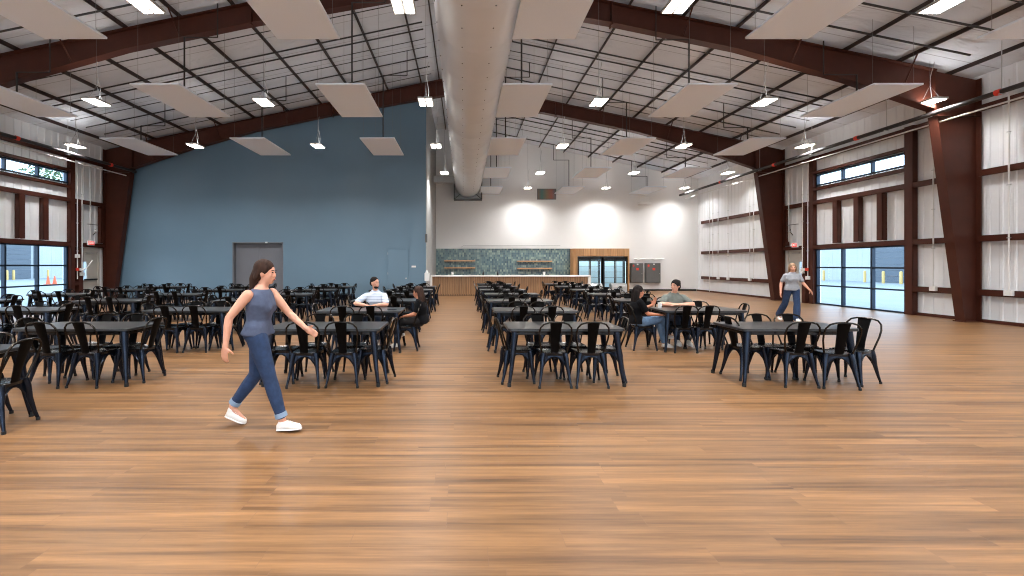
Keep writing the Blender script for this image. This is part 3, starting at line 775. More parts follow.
MB().tube([(.0, 0, 0), (5.9, 0, 0)], .012, 6).tube([(0, 0, 0), (-.25, 0, -.15)], .012, 6).build('cable_run', 'galv_dull', e)
e = empty('wireless_unit', (10.95, YB - .3, 5.25)); tag(e, 'small white box hung from two thin rods near the back wall', 'wireless unit')
bev(MB().box(-.35, .35, -.12, .12, 0, .12).build('unit_body', 'white_plastic', e), .01); MB().tube([(-.25, 0, .1), (-.25, 0, .6)], .01, 6).tube([(.25, 0, .1), (.25, 0, .6)], .01, 6).box(-.3, .3, -.02, .28, .58, .62).build('hanging_rod', 'white_plastic', e)
e = empty('wall_panel_art', (0, 0, 0)); tag(e, 'small iridescent panel mounted high on the white back wall', 'wall panel')
e.name = 'iridescent_screen'
MB().box(4.52, 5.6, YB - .06, YB - .04, 5.63, 6.21).build('screen_surface', 'iridescent_panel', e)
MB().box(4.48, 5.64, YB - .05, YB - .005, 5.59, 6.25).build('screen_case', 'panel_grey', e)
# electrical panels
for k, (x0, x1) in enumerate(((10.14, 10.88), (11.06, 11.95))):
    e = empty('electrical_panel', ((x0 + x1) / 2, YB - .01, .5)); w = (x1 - x0) / 2
    tag(e, ['dark grey electrical panel next to the wood surround', 'dark grey electrical panel nearer the right corner of the back wall'][k], 'electrical panel', 'electrical panels')
    bev(MB().box(-w, w, -.24, 0, 0, 1.2).build('cabinet', 'panel_grey', e), .01)
    bev(MB().box(-w + .03, w - .03, -.265, -.24, .03, 1.17).build('panel_door', 'panel_grey', e), .006)
    MB().box(-.05, .1, -.27, -.264, .76, .9).build('warning_sticker', 'red_mark', e)
    MB().box(-w + .1, -w + .2, -.27, -.264, .98, 1.1).build('small_sticker', 'red_mark', e)
    MB().box(-.02, .08, -.27, -.264, 1.1, 1.16).build('label_plate', 'white_plastic', e)
    MB().tube([(w - .08, -.265, .55), (w - .08, -.3, .55)], .02, 8).build('latch', 'steel', e)
# wood surround
e = empty('cooler_surround', (6.5, 27.85, 0)); tag(e, 'wood clad surround framing the two glass door coolers', 'surround')
MB().box(0, .25, -.8, 0, 0, 2.56).build('side_panel', 'wood_panel', e); MB().box(3.26, 3.33, -.8, 0, 0, 2.56).build('side_panel', 'wood_panel', e)
MB().box(.25, 3.26, -.8, -.76, 2.1, 2.56).box(.25, 3.26, -.76, 0, 2.5, 2.56).build('header_panel', 'wood_panel', e)
def cooler(x0, x1, label):
    e = empty('glass_door_cooler', ((x0 + x1) / 2, 27.45, 0)); w = (x1 - x0) / 2
    tag(e, label, 'refrigerator', 'glass door coolers')
    MB().box(-w, -w + .05, -.3, .38, .0, 2.05).box(w - .05, w, -.3, .38, 0, 2.05).box(-w, w, -.3, .38, 0, .2).box(-w, w, -.3, .38, 1.99, 2.05).build('cabinet', 'black_plastic', e)
    MB().box(-w + .05, w - .05, .3, .36, .2, 1.99).build('inner_wall', 'cooler_glow_wall', e)
    MB().box(-w + .05, w - .05, -.3, -.26, 1.8, 1.99).build('header', 'panel_grey', e)
    for k in range(4): 
        m = MB()
        for q in range(5): m.tube([(-w + .06, -.2 + q * .11, .5 + k * .33), (w - .06, -.2 + q * .11, .5 + k * .33)], .006, 5)
        m.build('wire_shelf', 'shelf_wire', e)
    for s_ in (-1, 1):
        a, b = (-w + .03, -.015) if s_ < 0 else (.015, w - .03)
        d = MB().box(a, a + .045, -.36, -.31, .18, 1.98).box(b - .045, b, -.36, -.31, .18, 1.98).box(a, b, -.36, -.31, .18, .24).box(a, b, -.36, -.31, 1.92, 1.98).build('glass_door', 'black_plastic', e)
        MB().box(a + .04, b - .04, -.34, -.33, .23, 1.93).build('pane', 'window_glass', d)
        MB().tube([((-.04 if s_ < 0 else .04), -.37, .8), ((-.04 if s_ < 0 else .04), -.41, .85), ((-.04 if s_ < 0 else .04), -.41, 1.3), ((-.04 if s_ < 0 else .04), -.37, 1.35)], .012, 8).build('door_handle', 'steel', d)
        xl = a + .03 if s_ < 0 else b - .03
        MB().box(xl - .012, xl + .012, -.28, -.26, .3, 1.8).build('light_strip', 'cooler_led', e)
    li = bpy.data.lights.new('cooler_light', 'AREA'); li.shape = 'RECTANGLE'; li.size = w * 1.7; li.size_y = .3; li.energy = 9; li.color = (.8, .95, 1)
    lo = bpy.data.objects.new('cooler_light', li); COL.objects.link(lo); lo.parent = e; lo.location = (0, .0, 1.97)
    return e
cooler(6.78, 8.22, 'lit glass door cooler in the wood surround, nearer the tiles')
cooler(8.30, 9.72, 'lit glass door cooler in the wood surround, nearer the electrical panels')
# steel bins before the coolers
for k, (x, y) in enumerate(((8.46, 25.0), (7.1, 24.9))):
    e = empty('steel_bin', (x, y, 0)); tag(e, ['low stainless bin with rounded lid before the right cooler', 'low stainless bin with rounded lid beside the counter end'][k], 'bin')
    bev(MB().box(-.42, .42, -.25, .25, .08, .42).build('bin_body', 'steel', e), .02)
    MB().prism([(.25 * math.cos(R(a)), .42 + .16 * math.sin(R(a))) for a in range(0, 181, 15)], 'x', -.42, .42).build('lid', 'steel', e, True)
    for sx in (-1, 1):
        for sy in (-1, 1): MB().tube([(sx * .35, sy * .18, 0), (sx * .35, sy * .18, .09)], .03, 8).build('caster', 'rubber', e)
# counter
e = empty('service_counter', (0, 23.2, 0)); tag(e, 'long wood fronted service counter with white top', 'counter')
m = MB().box(-1.7, 6.33, .12, .75, .1, .98)
x = -1.68
while x < 6.3: m.box(x, x + .07, .09, .125, .02, .98); x += .09
m.build('slatted_front', 'wood_slats', e)
bev(MB().box(-1.71, 6.48, 0, .85, .985, 1.05).build('countertop', 'quartz', e), .006)
bev(MB().box(6.34, 6.48, 0.01, .84, 0, .984).build('end_panel', 'quartz', e), .006)
MB().box(-1.7, 6.33, .16, .8, 0, .1).build('toe_kick', 'black_plastic', e)
MB().box(-1.715, -1.62, -.01, .5, 0.02, .984).build('end_post', 'quartz', e)
def small(name, kind, x, label, cat, mt):
    e = empty(name, (x, 23.6, 1.05)); tag(e, label, cat)
    if kind == 'cup': MB().tube([(0, 0, 0), (0, 0, .16)], [.05, .065], 14).build('cup_body', mt, e, True); MB().tube([(0, 0, .16), (0, 0, .18)], [.068, .06], 14).build('lid', mt, e, True)
    else:
        MB().tube([(0, 0, 0), (0, 0, .14), (0, 0, .16), (0, 0, .2)], [.045, .045, .02, .018], 12).build('bottle', mt, e, True)
        MB().tube([(0, 0, .2), (0, 0, .24), (0, -.07, .24)], .012, 8).build('pump', mt, e, True)
small('paper_cup', 'cup', -.6, 'white cup on the left part of the counter', 'cup', 'white_plastic')
small('paper_cup', 'cup', 4.15, 'white cup on the right part of the counter', 'cup', 'white_plastic')
small('pump_bottle', 'pump', 1.0, 'dark pump bottle on the counter, left one', 'bottle', 'black_plastic')
small('pump_bottle', 'pump', 1.75, 'dark pump bottle on the counter, right one', 'bottle', 'black_plastic')
for k, (x0, x1, z) in enumerate([(-1.2, .68, 1.8), (-1.2, .68, 1.37), (3.24, 5.35, 1.77), (3.24, 5.35, 1.33)]):
    e = empty('wall_shelf', (x0, YB - .04, z)); tag(e, f'{"upper" if k % 2 == 0 else "lower"} wooden shelf on the tiles, {"left" if k < 2 else "right"} pair', 'shelf', 'floating wooden shelves')
    bev(MB().box(0, x1 - x0, -.26, 0, 0, .07).build('shelf_board', 'wood_shelf', e), .005)
    MB().box(.2, .24, -.2, 0, -.05, 0).box(x1 - x0 - .24, x1 - x0 - .2, -.2, 0, -.05, 0).build('bracket', 'black_plastic', e)

# ================================================================== CHAIRS
def arc_leg(front, sx, n=6):
    y = .15 if front else -.15
    if front: P = [(sx * .15, y, .435), (sx * .163, y + .012, .36), (sx * .175, y + .02, .24), (sx * .195, y + .035, .1), (sx * .208, y + .045, .018)]
    else: P = [(sx * .14, y, .435), (sx * .155, y - .015, .36), (sx * .168, y - .03, .24), (sx * .188, y - .06, .1), (sx * .203, y - .082, .018)]
    return P, [.044, .04, .03, .02, .0155]
def seat_mb():
    m = MB(); n = 28; rings = []
    for (sc, z) in ((.86, .402), (.985, .41), (1.0, .44), (.97, .447), (.86, .44), (.45, .434)):
        ring = []
        for k in range(n):
            q = 2 * math.pi * k / n; c, s_ = math.cos(q), math.sin(q)
            x = math.copysign(abs(c) ** .45, c) * .178; y = math.copysign(abs(s_) ** .45, s_) * .178
            x *= 1 + .06 * (y / .178)
            ring.append((x * sc, y * sc, z))
        rings.append(ring)
    vs = [p for r in rings for p in r]; fs = []
    for i in range(len(rings) - 1):
        for k in range(n):
            k2 = (k + 1) % n; fs.append((i * n + k, i * n + k2, (i + 1) * n + k2, (i + 1) * n + k))
    fs.append(tuple((len(rings) - 1) * n + k for k in range(n)))
    return m.add(vs, fs)
HOOP = [(-.155, -.15, .42), (-.178, -.178, .52), (-.2, -.21, .62), (-.208, -.24, .71), (-.196, -.262, .78), (-.155, -.277, .828), (-.09, -.284, .848), (0, -.286, .854)]
HOOP = HOOP + [(-x, y, z) for x, y, z in HOOP[-2::-1]]
def splat_mb():
    m = MB(); rows = [(.44, -.168, .052), (.55, -.192, .054), (.68, -.228, .062), (.79, -.262, .072), (.848, -.283, .078)]
    vs = []; fs = []
    for z, y, w in rows:
        for k in range(5):
            u = (k - 2) / 2; vs.append((u * w, y - .012 * (1 - u * u), z))
    nv = len(vs); vs += [(x, y - .006, z) for x, y, z in vs]
    for i in range(4):
        for k in range(4):
            a = i * 5 + k; fs.append((a, a + 1, a + 6, a + 5)); fs.append((nv + a, nv + a + 5, nv + a + 6, nv + a + 1))
    for i in range(4):
        for k in (0, 4): a = i * 5 + k; fs.append((a, a + 5, nv + a + 5, nv + a))
    for i in (0, 4):
        for k in range(4): a = i * 5 + k; fs.append((a, a + 1, nv + a + 1, nv + a))
    m.add(vs, fs)
    m.box(-.038, .038, -.30 + .03, -.262 + .004, .70, .80) if False else None
    return m
def apron_mb(n=8):
    m = MB()
    # arched skirt plates on four sides with a rolled edge
    for ax in range(4):
        ca, sa = [(1, 0), (0, 1), (-1, 0), (0, -1)][ax]
        pts = []
        for k in range(n + 1):
            u = -1 + 2 * k / n
            z = .39 - .19 * abs(u) ** 2.6
            px, py = u * (.145 + .03 * abs(u)), .158 + .012 * abs(u)
            pts.append((px * ca - py * sa, px * sa + py * ca, z))
        m.tube(pts, .008, 5)
        for a, b in zip(pts, pts[1:]):
            m.add([a, b, (b[0] * .97, b[1] * .97, .415), (a[0] * .97, a[1] * .97, .415)], [(0, 1, 2, 3)])
    return m
def make_chair():
    e = empty('metal_chair')
    parts = [(seat_mb().build('seat', 'black_metal', e, True), [])]
    parts.append((MB().tube(HOOP, .0115, 8).build('back_frame', 'rim_metal', e, True), []))
    parts.append((splat_mb().build('backrest', 'splat_metal', e, True), []))
    parts.append((apron_mb().build('seat_frame', 'leg_metal', e, 60), []))
    for fr in (0, 1):
        for sx in (-1, 1):
            P, r = arc_leg(fr, sx)
            lg = MB().tube(P, r, 8, True, .8).build('leg', 'leg_metal', e, 60)
            ft = MB().tube([(P[-1][0], P[-1][1], .0), (P[-1][0], P[-1][1], .03)], .018, 8).build('rubber_foot', 'rubber', lg)
            parts.append((lg, [ft]))
    reg(e, parts)
    return e
def make_chair_simple():
    m = seat_mb(); m.tube(HOOP[::2], .0125, 5)
    me = MB(); a = m.build('metal_chair', 'black_metal', None, 60)
    m2 = apron_mb(4)
    for fr in (0, 1):
        for sx in (-1, 1):
            P, r = arc_leg(fr, sx); P = P[:-1] + [(P[-1][0], P[-1][1], 0)]; m2.tube(P[::2] , r[::2], 6, True, .8)
    m3 = splat_mb()
    # join the three looks in one mesh
    me = a.data; import bmesh
    bm = bmesh.new(); bm.from_mesh(me)
    for mi, mm in ((1, m2), (2, m3)):
        vs = [bm.verts.new(v) for v in mm.v]
        for f in mm.f:
            try: fc = bm.faces.new([vs[i] for i in f]); fc.material_index = mi; fc.smooth = True
            except ValueError: pass
    bm.to_mesh(me); bm.free()
    me.materials.append(M['leg_metal']); me.materials.append(M['splat_metal'])
    me.set_sharp_from_angle(angle=R(50))
    KIDS[a] = []
    return a
# ================================================================== TABLES
TW, TD, TH = 1.524, .762, .752
def table_top_mb(w, d, z0, z1, rad=.05, n=5):
    pts = []
    for cx, cy, a0 in ((w - rad, d - rad, 0), (-w + rad, d - rad, 90), (-w + rad, -d + rad, 180), (w - rad, -d + rad, 270)):
        for k in range(n + 1):
            a = R(a0 + 90 * k / n); pts.append((cx + rad * math.cos(a), cy + rad * math.sin(a)))
    m = MB(); N_ = len(pts); vs = []
    for (s_, z) in ((-.012, z0), (0, z0 + .006), (0, z1 - .006), (-.006, z1)):
        for x, y in pts:
            l = math.hypot(x, y); vs.append((x * (1 + s_ / l), y * (1 + s_ / l), z))
    fs = [tuple(range(N_ - 1, -1, -1)), tuple(3 * N_ + k for k in range(N_))]
    for i in range(3):
        for k in range(N_): fs.append((i * N_ + k, i * N_ + (k + 1) % N_, (i + 1) * N_ + (k + 1) % N_, (i + 1) * N_ + k))
    return m.add(vs, fs)
def make_table():
    e = empty('metal_table'); w, d = TW / 2, TD / 2
    parts = [(table_top_mb(w, d, TH - .035, TH).build('tabletop', 'table_metal', e, 30), [])]
    parts.append((MB().box(-w + .06, w - .06, -d + .05, -d + .07, .665, TH - .035).box(-w + .06, w - .06, d - .07, d - .05, .665, TH - .035).box(-w + .06, -w + .08, -d + .05, d - .05, .665, TH - .035).box(w - .08, w - .06, -d + .05, d - .05, .665, TH - .035).build('apron', 'black_metal', e), []))
    for sx in (-1, 1):
        for sy in (-1, 1):
            P = [(sx * (w - .1), sy * (d - .085), TH - .036), (sx * (w - .075), sy * (d - .065), .5), (sx * (w - .045), sy * (d - .035), .22), (sx * (w - .015), sy * (d - .01), .0)]
            lg = MB().tube(P, [.056, .044, .031, .021], 10, True, .9).build('leg', 'leg_metal', e, 60)
            ft = MB().tube([(P[-1][0], P[-1][1], .0), (P[-1][0], P[-1][1], .05)], .025, 10).build('rubber_foot', 'rubber', lg)
            parts.append((lg, [ft]))
    reg(e, parts); return e

chairA = make_chair(); chairB = make_chair_simple(); tableA = make_table()
usedflag = {}
def place(proto, loc, rz):
    if proto not in usedflag:
        usedflag[proto] = 1; proto.location = loc; proto.rotation_euler.z = rz; return proto
    return dup(proto, loc, rz)
COLS = [4.385, 1.335, -1.86, -5.13, -8.3, -11.6]
COLN = ['rightmost column', 'column just right of the aisle', 'column just left of the aisle', 'third column left of centre', 'fourth column left of centre', 'leftmost column']
COLN = ['rightmost column', 'second column from the right', 'third column from the right', 'third column from the left', 'second column from the left', 'leftmost column']
PITCH = 2.3
rnd = random.Random(3)
for ci, cx in enumerate(COLS):
    for ri in range(-1, 7):
        cy = 6.28 + PITCH * ri
        if ri == -1 and ci != 3: continue
        if cy > 20 and ci >= 2: continue
        if ri == 0 and ci > 3: continue
        if ri >= 1 and ci >= 3: pass
        if ri == -1: cy = 4.38
        dx = rnd.uniform(-.05, .05) if ri > 0 else (-.13 if ri < 0 else 0); dy = rnd.uniform(-.06, .06) if ri > 0 else 0
        if ci == 5 and ri < 2: continue
        rot = R(rnd.uniform(-1, 1)) if ri > 0 else 0
        if ci >= 3 and ri == -1: pass
        t = place(tableA, (cx + dx, cy + dy, 0), rot)
        rname = f'{ORD[ri + (1 if ci == 3 else 0 if ci < 3 else -1 if ci == 4 else -2)]} from the camera'
        tag(t, f'dark metal table, {rname} in the {COLN[ci]}', 'table', 'cafe tables')
        q = .15
        spots = [('near left', -.24, -TD / 2 + q, 0), ('near right', .26, -TD / 2 + q, 0), ('far left', -.25, TD / 2 - q, 180), ('far right', .24, TD / 2 - q, 180),
                 ('left end', -TW / 2 + q, 0, -90), ('right end', TW / 2 - q, 0, 90)]
        for si, (nm, sx, sy, a) in enumerate(spots):
            jx, jy, ja = rnd.uniform(-.035, .035), rnd.uniform(-.03, .03), rnd.uniform(-4, 4)
            if ci == 0 and ri == 0:      # the loosely arranged front right table
                jx, jy, ja = [(.21, .02, -4), (.18, -.06, -10), (.21, -.06, 4), (.14, -.06, -4), (.2, .14, 6), (.25, -.13, 22)][si]
            if ci == 1 and ri == 0: jx, jy, ja = [(.075, 0, 0), (.05, 0, 0), (.0, 0, 0), (-.03, 0, 0), (.0, -.05, 4), (0, .02, -3)][si]
            if ci == 2 and ri == 0: jx, jy, ja = [(.03, 0, 2), (.03, .02, 0), (-.03, 0, 0), (.04, 0, 0), (.0, -.05, 4), (.02, -.02, -6)][si]
            if ci == 2 and ri == 1 and si in (2, 3, 5): jx, jy, ja = [0, 0, (0.05, .12, 0), (.0, .2, 0), 0, (.2, 0, 0)][si]
            if ci == 0 and ri == 1: jx, jy, ja = [(-.17, 0, 0), (-.29, 0, 3), (.05, .2, 0), (.08, .02, 0), (-.42, -.03, 0), (.02, 0, -10)][si]
            if ri == -1: jx, jy, ja = [(0, 0, 0)] * 5 and (0.1 if si == 5 else 0, .03 if si == 5 else 0, 8 if si == 5 else 0)
            proto = chairA if ri <= 2 else chairB
            # angle: chair front is +Y
            k = place(proto, (cx + dx + sx + jx, cy + dy + sy + jy, 0), R(a + ja) + rot)
            tag(k, f'black metal chair, {nm}, at table {rname}, {COLN[ci]}', 'chair', 'black metal cafe chairs')

# ================================================================== PEOPLE (local: +x forward, +y left, z up)
def lerp(a, b, t): return Vector(a) * (1 - t) + Vector(b) * t
def remesh(o, v=.01, sm=4):
    r = o.modifiers.new('r', 'REMESH'); r.mode = 'VOXEL'; r.voxel_size = v; r.use_smooth_shade = True
    s = o.modifiers.new('s', 'SMOOTH'); s.factor = .5; s.iterations = sm
    return o
def hand(m, wrist, d, palm_n, curl, side):
    """wrist point, direction of fingers, palm normal, curl 0..1; side +1 = thumb along d x n"""
    w, d, n = Vector(wrist), Vector(d).normalized(), Vector(palm_n).normalized()
    n = (n - d * n.dot(d)).normalized(); l = d.cross(n).normalized() * side
    rot = Matrix((d, l, n)).transposed()
    m.ell(w + d * .045, (.05, .041, .016), rot)
    m.capsule(w - d * .02, .026, w + d * .02, .026)
    for k, (o_, L_) in enumerate([(.029, .068), (.010, .076), (-.010, .07), (-.028, .055)]):
        p = w + d * .08 + l * o_; a = .0
        P = [p]; dirv = d
        for q in range(3):
            ang = curl * (.5 + .35 * q); dirv = (dirv * math.cos(ang) + n * math.sin(ang)).normalized()
            P.append(P[-1] + dirv * L_ / 3 * 1.1)
        m.chain([(pp, .0095 - .0008 * i) for i, pp in enumerate(P)], 8)
    t0 = w + d * .025 + l * .034
    m.chain([(t0 - l * .01, .013), (t0 + (d * .55 + l * .6 + n * .3) * .035, .011), (t0 + (d * .75 + l * .55 + n * .55) * .06, .0095)], 8)
def person(label, loc, rz, J, look, mats, hair, top='tee', scale=1.0, cuff=False):
    """J: joints dict (local). look: yaw of head in degrees. mats: skin, top, trousers, shoes, hair"""
    e = empty('person', loc, rz); e.scale = (scale,) * 3
    tag(e, label, 'person')
    V = {k: Vector(v) for k, v in J.items() if not k.startswith('_')}
    pel, che, nk, hd = V['pelvis'], V['chest'], V['neck'], V['head']
    fem = J.get('_fem', True)
    sw = .165 if fem else .195
    up = (che - pel).normalized()
    tw = R(J.get('_twist', 0)); side = Vector((-math.sin(tw), math.cos(tw), 0)); fwd = Vector((math.cos(tw), math.sin(tw), 0))
    fw = (fwd - up * fwd.dot(up)).normalized()
    wv = lerp(pel, che, .45)
    def torso(inf, lo=0.0):
        k = J.get('_bulk', 1.0)
        return [(pel - up * .07 , fw, Vector((0, 1, 0)), .085 * k + inf, .13 * k + inf), (pel, fw, Vector((0, 1, 0)), .112 * k + inf, (.172 if fem else .168) * k + inf), (lerp(pel, che, .25), fw, side, .102 * k + inf, (.158 if fem else .162) * k + inf),
                (wv, fw, side, .09 * k + inf, (.126 if fem else .152) * k + inf), (lerp(pel, che, .75), fw, side, .102 * k + inf, (.142 if fem else .17) * k + inf), (che + fw * .008, fw, side, (.118 if fem else .118) * k + inf, (.156 if fem else .182) * k + inf),
                (lerp(che, nk, .55), fw, side, .09 * k + inf, sw * .84 + inf), (lerp(che, nk, .8), fw, side, .066 + inf, sw * .52 + inf), (lerp(che, nk, 1.0), fw, side, .048 + inf, .06 + inf)]
    # ---- body
    m = MB(); m.loft(torso(0))
    m.capsule(nk - up * .03, .052, hd - Vector((0, 0, .06)), .048)
    ly = R(look); hf = Vector((math.cos(ly), math.sin(ly), J.get('_nod', -.05))).normalized(); hs = Vector((-math.sin(ly), math.cos(ly), 0)); hu = hf.cross(hs)
    rot = Matrix((hf, hs, hu)).transposed()
    P = lambda a, b, c: hd + hf * a + hs * b + hu * c
    m.ell(P(-.012, 0, .022), (.094, .074, .096), rot); m.ell(P(.018, 0, -.04), (.068, .056, .072), rot); m.ell(P(.05, 0, -.084), (.03, .03, .025), rot)
    m.capsule(P(.08, 0, .008), .01, P(.094, 0, -.024), .012, 8)                      # nose
    m.ell(P(.089, 0, -.03), (.012, .017, .009), rot)
    for s_ in (-1, 1):
        m.ell(P(-.008, s_ * .074, -.008), (.02, .01, .031), rot); m.ell(P(.062, s_ * .035, -.02), (.02, .02, .018), rot)
    m.ell(P(.077, 0, -.058), (.016, .026, .01), rot)
    for s_, S in ((1, 'L'), (-1, 'R')):
        sh, el, wr = V['sh' + S], V['el' + S], V['wr' + S]
        ar = 1.0 if fem else 1.18
        m.chain([(sh, .05 * ar), (lerp(sh, el, .45), .046 * ar), (el, .036 * ar)]); m.chain([(el, .036 * ar), (lerp(el, wr, .3), .038 * ar), (wr, .025 * ar)])
        hdv = J.get('_hand' + S, (tuple((wr - el).normalized()), tuple(-side * s_), .35, s_))
        hand(m, wr + (wr - el).normalized() * .015, *hdv)
        hp, kn, an = V['hp' + S], V['kn' + S], V['an' + S]
        m.chain([(hp, .08), (lerp(hp, kn, .5), .068), (kn, .05)]); m.chain([(kn, .05), (lerp(kn, an, .3), .052), (an, .034)])
        td = (V['to' + S] - an); tdh = Vector((td.x, td.y, 0))
        m.chain([(an, .036), (an + Vector((0, 0, -.04)), .034), (lerp(an, V['to' + S], .8), .028)])
    body = remesh(m.build('body', mats[0], e), .0085, 5)
    # ---- face details
    for s_ in (-1, 1):
        MB().ell(P(.079, s_ * .031, .008), (.009, .013, .006), rot, 8, 6).build('eye', 'eye', e, True)
        MB().tube([P(.086, s_ * .016, .026), P(.086, s_ * .034, .031), P(.074, s_ * .05, .025)], .004, 6).build('eyebrow', mats[4], e, True)
    MB().ell(P(.091, 0, -.058), (.006, .022, .006), rot, 10, 6).build('mouth', 'lip', e, True)
    # ---- top
    m = MB(); T = torso(.014)
    T = [(T[1][0] - up * (.05 if top != 'tank' else .02), fw, Vector((0, 1, 0)), T[1][3] + .004, T[1][4] + .004), (T[1][0], fw, Vector((0, 1, 0)), T[1][3] + .004, T[1][4] + .004)] + T[2:]
    if top == 'tank': T = T[:-1]
    m.loft(T)
    if top == 'tank':
        pass
    for s_, S in ((1, 'L'), (-1, 'R')):
        if top == 'tank': break
        sh, el = V['sh' + S], V['el' + S]; ar = 1.0 if fem else 1.15
        f = .66 if top == 'tee' else .72
        m.chain([(lerp(lerp(che, nk, .5), sh, .6), .056 * ar), (sh, .058 * ar), (lerp(sh, el, f), .06 * ar)])
    if fem:
        for s_ in (-1, 1): m.ell(che + fw * .07 + side * s_ * .07 - up * .03, (.065, .068, .065))
    shirt = remesh(m.build('shirt', mats[1], e), .011, 4)
    if top == 'shirt':
        m = MB()
        for s_ in (-1, 1): m.tube([nk + side * s_ * .06 - fw * .02, nk + side * s_ * .05 + fw * .045 - up * .01, nk + side * s_ * .012 + fw * .075 - up * .05], .016, 8, True, .6)
        m.build('collar', mats[1], shirt, True)
    m = MB(); T = torso(.012)
    m.loft([T[0], T[1], (lerp(pel, che, .12),) + T[2][1:]])
    flare = J.get('_flare', 0)
    for s_, S in ((1, 'L'), (-1, 'R')):
        hp, kn, an = V['hp' + S], V['kn' + S], V['an' + S]
        end = lerp(kn, an, J.get('_hem', .9))
        m.chain([(lerp(pel, hp, .8), .095), (hp, .1), (lerp(hp, kn, .5), .084), (kn, .066 + flare * .4)])
        m.chain([(kn, .066 + flare * .4), (lerp(kn, an, .35), .066 + flare * .6), (end, .05 + flare)])
    tr = remesh(m.build('trousers', mats[2], e), .011, 4)
    if cuff:
        for S in 'LR':
            kn, an = V['kn' + S], V['an' + S]; MB().tube([lerp(kn, an, .84), lerp(kn, an, .95)], [.056, .057], 16).build('cuff', 'denim_cuff', tr, True)
    # ---- shoes
    for S in 'LR':
        an, to = V['an' + S], V['to' + S]
        d = (to - an); ball = to
        heel = an + Vector((0, 0, -.0)) + (Vector((0, 0, -1)) * .055 - (Vector((d.x, d.y, 0)).normalized() * .045))
        if '_heel' + S in J: heel = Vector(J['_heel' + S])
        sd = Vector((0, 0, 1)).cross((to - heel)).normalized(); f = (to - heel).normalized(); u = f.cross(sd)
        L_ = (to - heel).length
        m = MB(); rings = []
        for t, hw, ht in ((0.0, .028, .05), (.12, .038, .075), (.3, .04, .085), (.5, .043, .068), (.72, .048, .052), (.9, .04, .04), (1.0, .018, .02)):
            c = heel + f * L_ * t + u * (ht / 2); rings.append((c, u, sd, ht / 2 + .004, hw))
        m.loft(rings, 16); m.capsule(heel + f * L_ * .2 + u * .05, .036, lerp(an, heel + f * L_ * .2, .4), .04)
        sh_ = remesh(m.build('shoe', mats[3], e), .008, 3)
        lc = MB()
        for q in range(4):
            c = heel + f * L_ * (.42 + q * .08) + u * (.075 - q * .008); lc.tube([c - sd * .028, c + u * .004, c + sd * .028], .005, 6)
        lc.build('laces', 'white_shoe', sh_, True)
        rings = [(c - u * (ht / 2 - .002), u, sd, .009, hw + .003) for (c, _, _, _, hw), ht in zip(rings, (.05, .075, .085, .068, .052, .04, .02))]
        MB().loft(rings, 16).build('sole', 'white_shoe' if mats[3] != 'black_plastic' else 'rubber', sh_, True)
    # ---- hair
    m = MB()
    m.ell(P(-.024, 0, .042), (.1, .087, .092), rot); m.ell(P(-.06, 0, -.01), (.062, .077, .085), rot)
    for s_ in (-1, 1): m.ell(P(-.02, s_ * .06, .03), (.06, .026, .06), rot)
    if hair == 'short':
        m = MB(); m.ell(P(-.022, 0, .048), (.092, .08, .082), rot); m.ell(P(-.06, 0, .0), (.055, .074, .07), rot)
    if hair == 'long':
        for s_ in (-1, 0, 1):
            m.chain([(P(-.07, s_ * .045, .0), .052), (P(-.085, s_ * .055, -.12), .05), (P(-.085, s_ * .06, -.24), .045), (P(-.07, s_ * .05, -.33), .025)])
        for s_ in (-1, 1): m.chain([(P(-.03, s_ * .07, .03), .022), (P(-.05, s_ * .078, -.09), .026), (P(-.06, s_ * .085, -.2), .026)])
    if hair == 'bob':
        for s_ in (-1, 0, 1): m.chain([(P(-.05, s_ * .055, .0), .045), (P(-.06, s_ * .06, -.11), .042)])
        for s_ in (-1, 1): m.chain([(P(-.01, s_ * .072, .04), .022), (P(-.015, s_ * .08, -.07), .026)])
    if hair == 'tied':
        m.chain([(P(-.08, 0, .01), .05), (P(-.105, 0, -.07), .05), (P(-.11, 0, -.16), .036)])
        for s_ in (-1, 1): m.chain([(P(-.03, s_ * .066, .04), .022), (P(-.06, s_ * .07, -.05), .026)])
    if hair == 'bun':
        m.ell(P(-.1, 0, .07), (.045, .05, .045), rot)
    remesh(m.build('hair', mats[4], e), .009, 3)
    if J.get('_beard'):
        m = MB(); m.ell(P(.035, 0, -.075), (.05, .052, .04), rot); remesh(m.build('beard', mats[4], e), .008, 3)
    return e

# walking woman, faces +x
J = dict(pelvis=(0, 0, .93), chest=(.02, 0, 1.2), neck=(.035, 0, 1.385), head=(.075, 0, 1.505),
         shL=(.07, .16, 1.3), elL=(.225, .2, 1.09), wrL=(.40, .15, .955), shR=(-.025, -.16, 1.3), elR=(-.17, -.22, 1.09), wrR=(-.19, -.24, .85),
         hpR=(.03, -.085, .88), knR=(.15, -.09, .5), anR=(.27, -.09, .115), toR=(.455, -.1, .03), hpL=(-.02, .085, .88), knL=(-.06, .09, .5), anL=(-.29, .09, .19), toL=(-.165, .09, .012),
         _heelR=(.225, -.09, .012), _heelL=(-.36, .09, .085), _twist=6, _nod=-.08,
         _handL=((.9, -.1, -.5), (0, -1, -.1), .35, -1), _handR=((-.1, 0, -1), (.2, 1, 0), .3, 1))
person('woman walking in navy tank top, rolled blue jeans and white sneakers', (-2.0, 4.42, 0), 0, J, 0, ('skin', 'navy_top', 'denim', 'white_shoe', 'hair_brown'), 'tied', 'tank', 1.0, True)
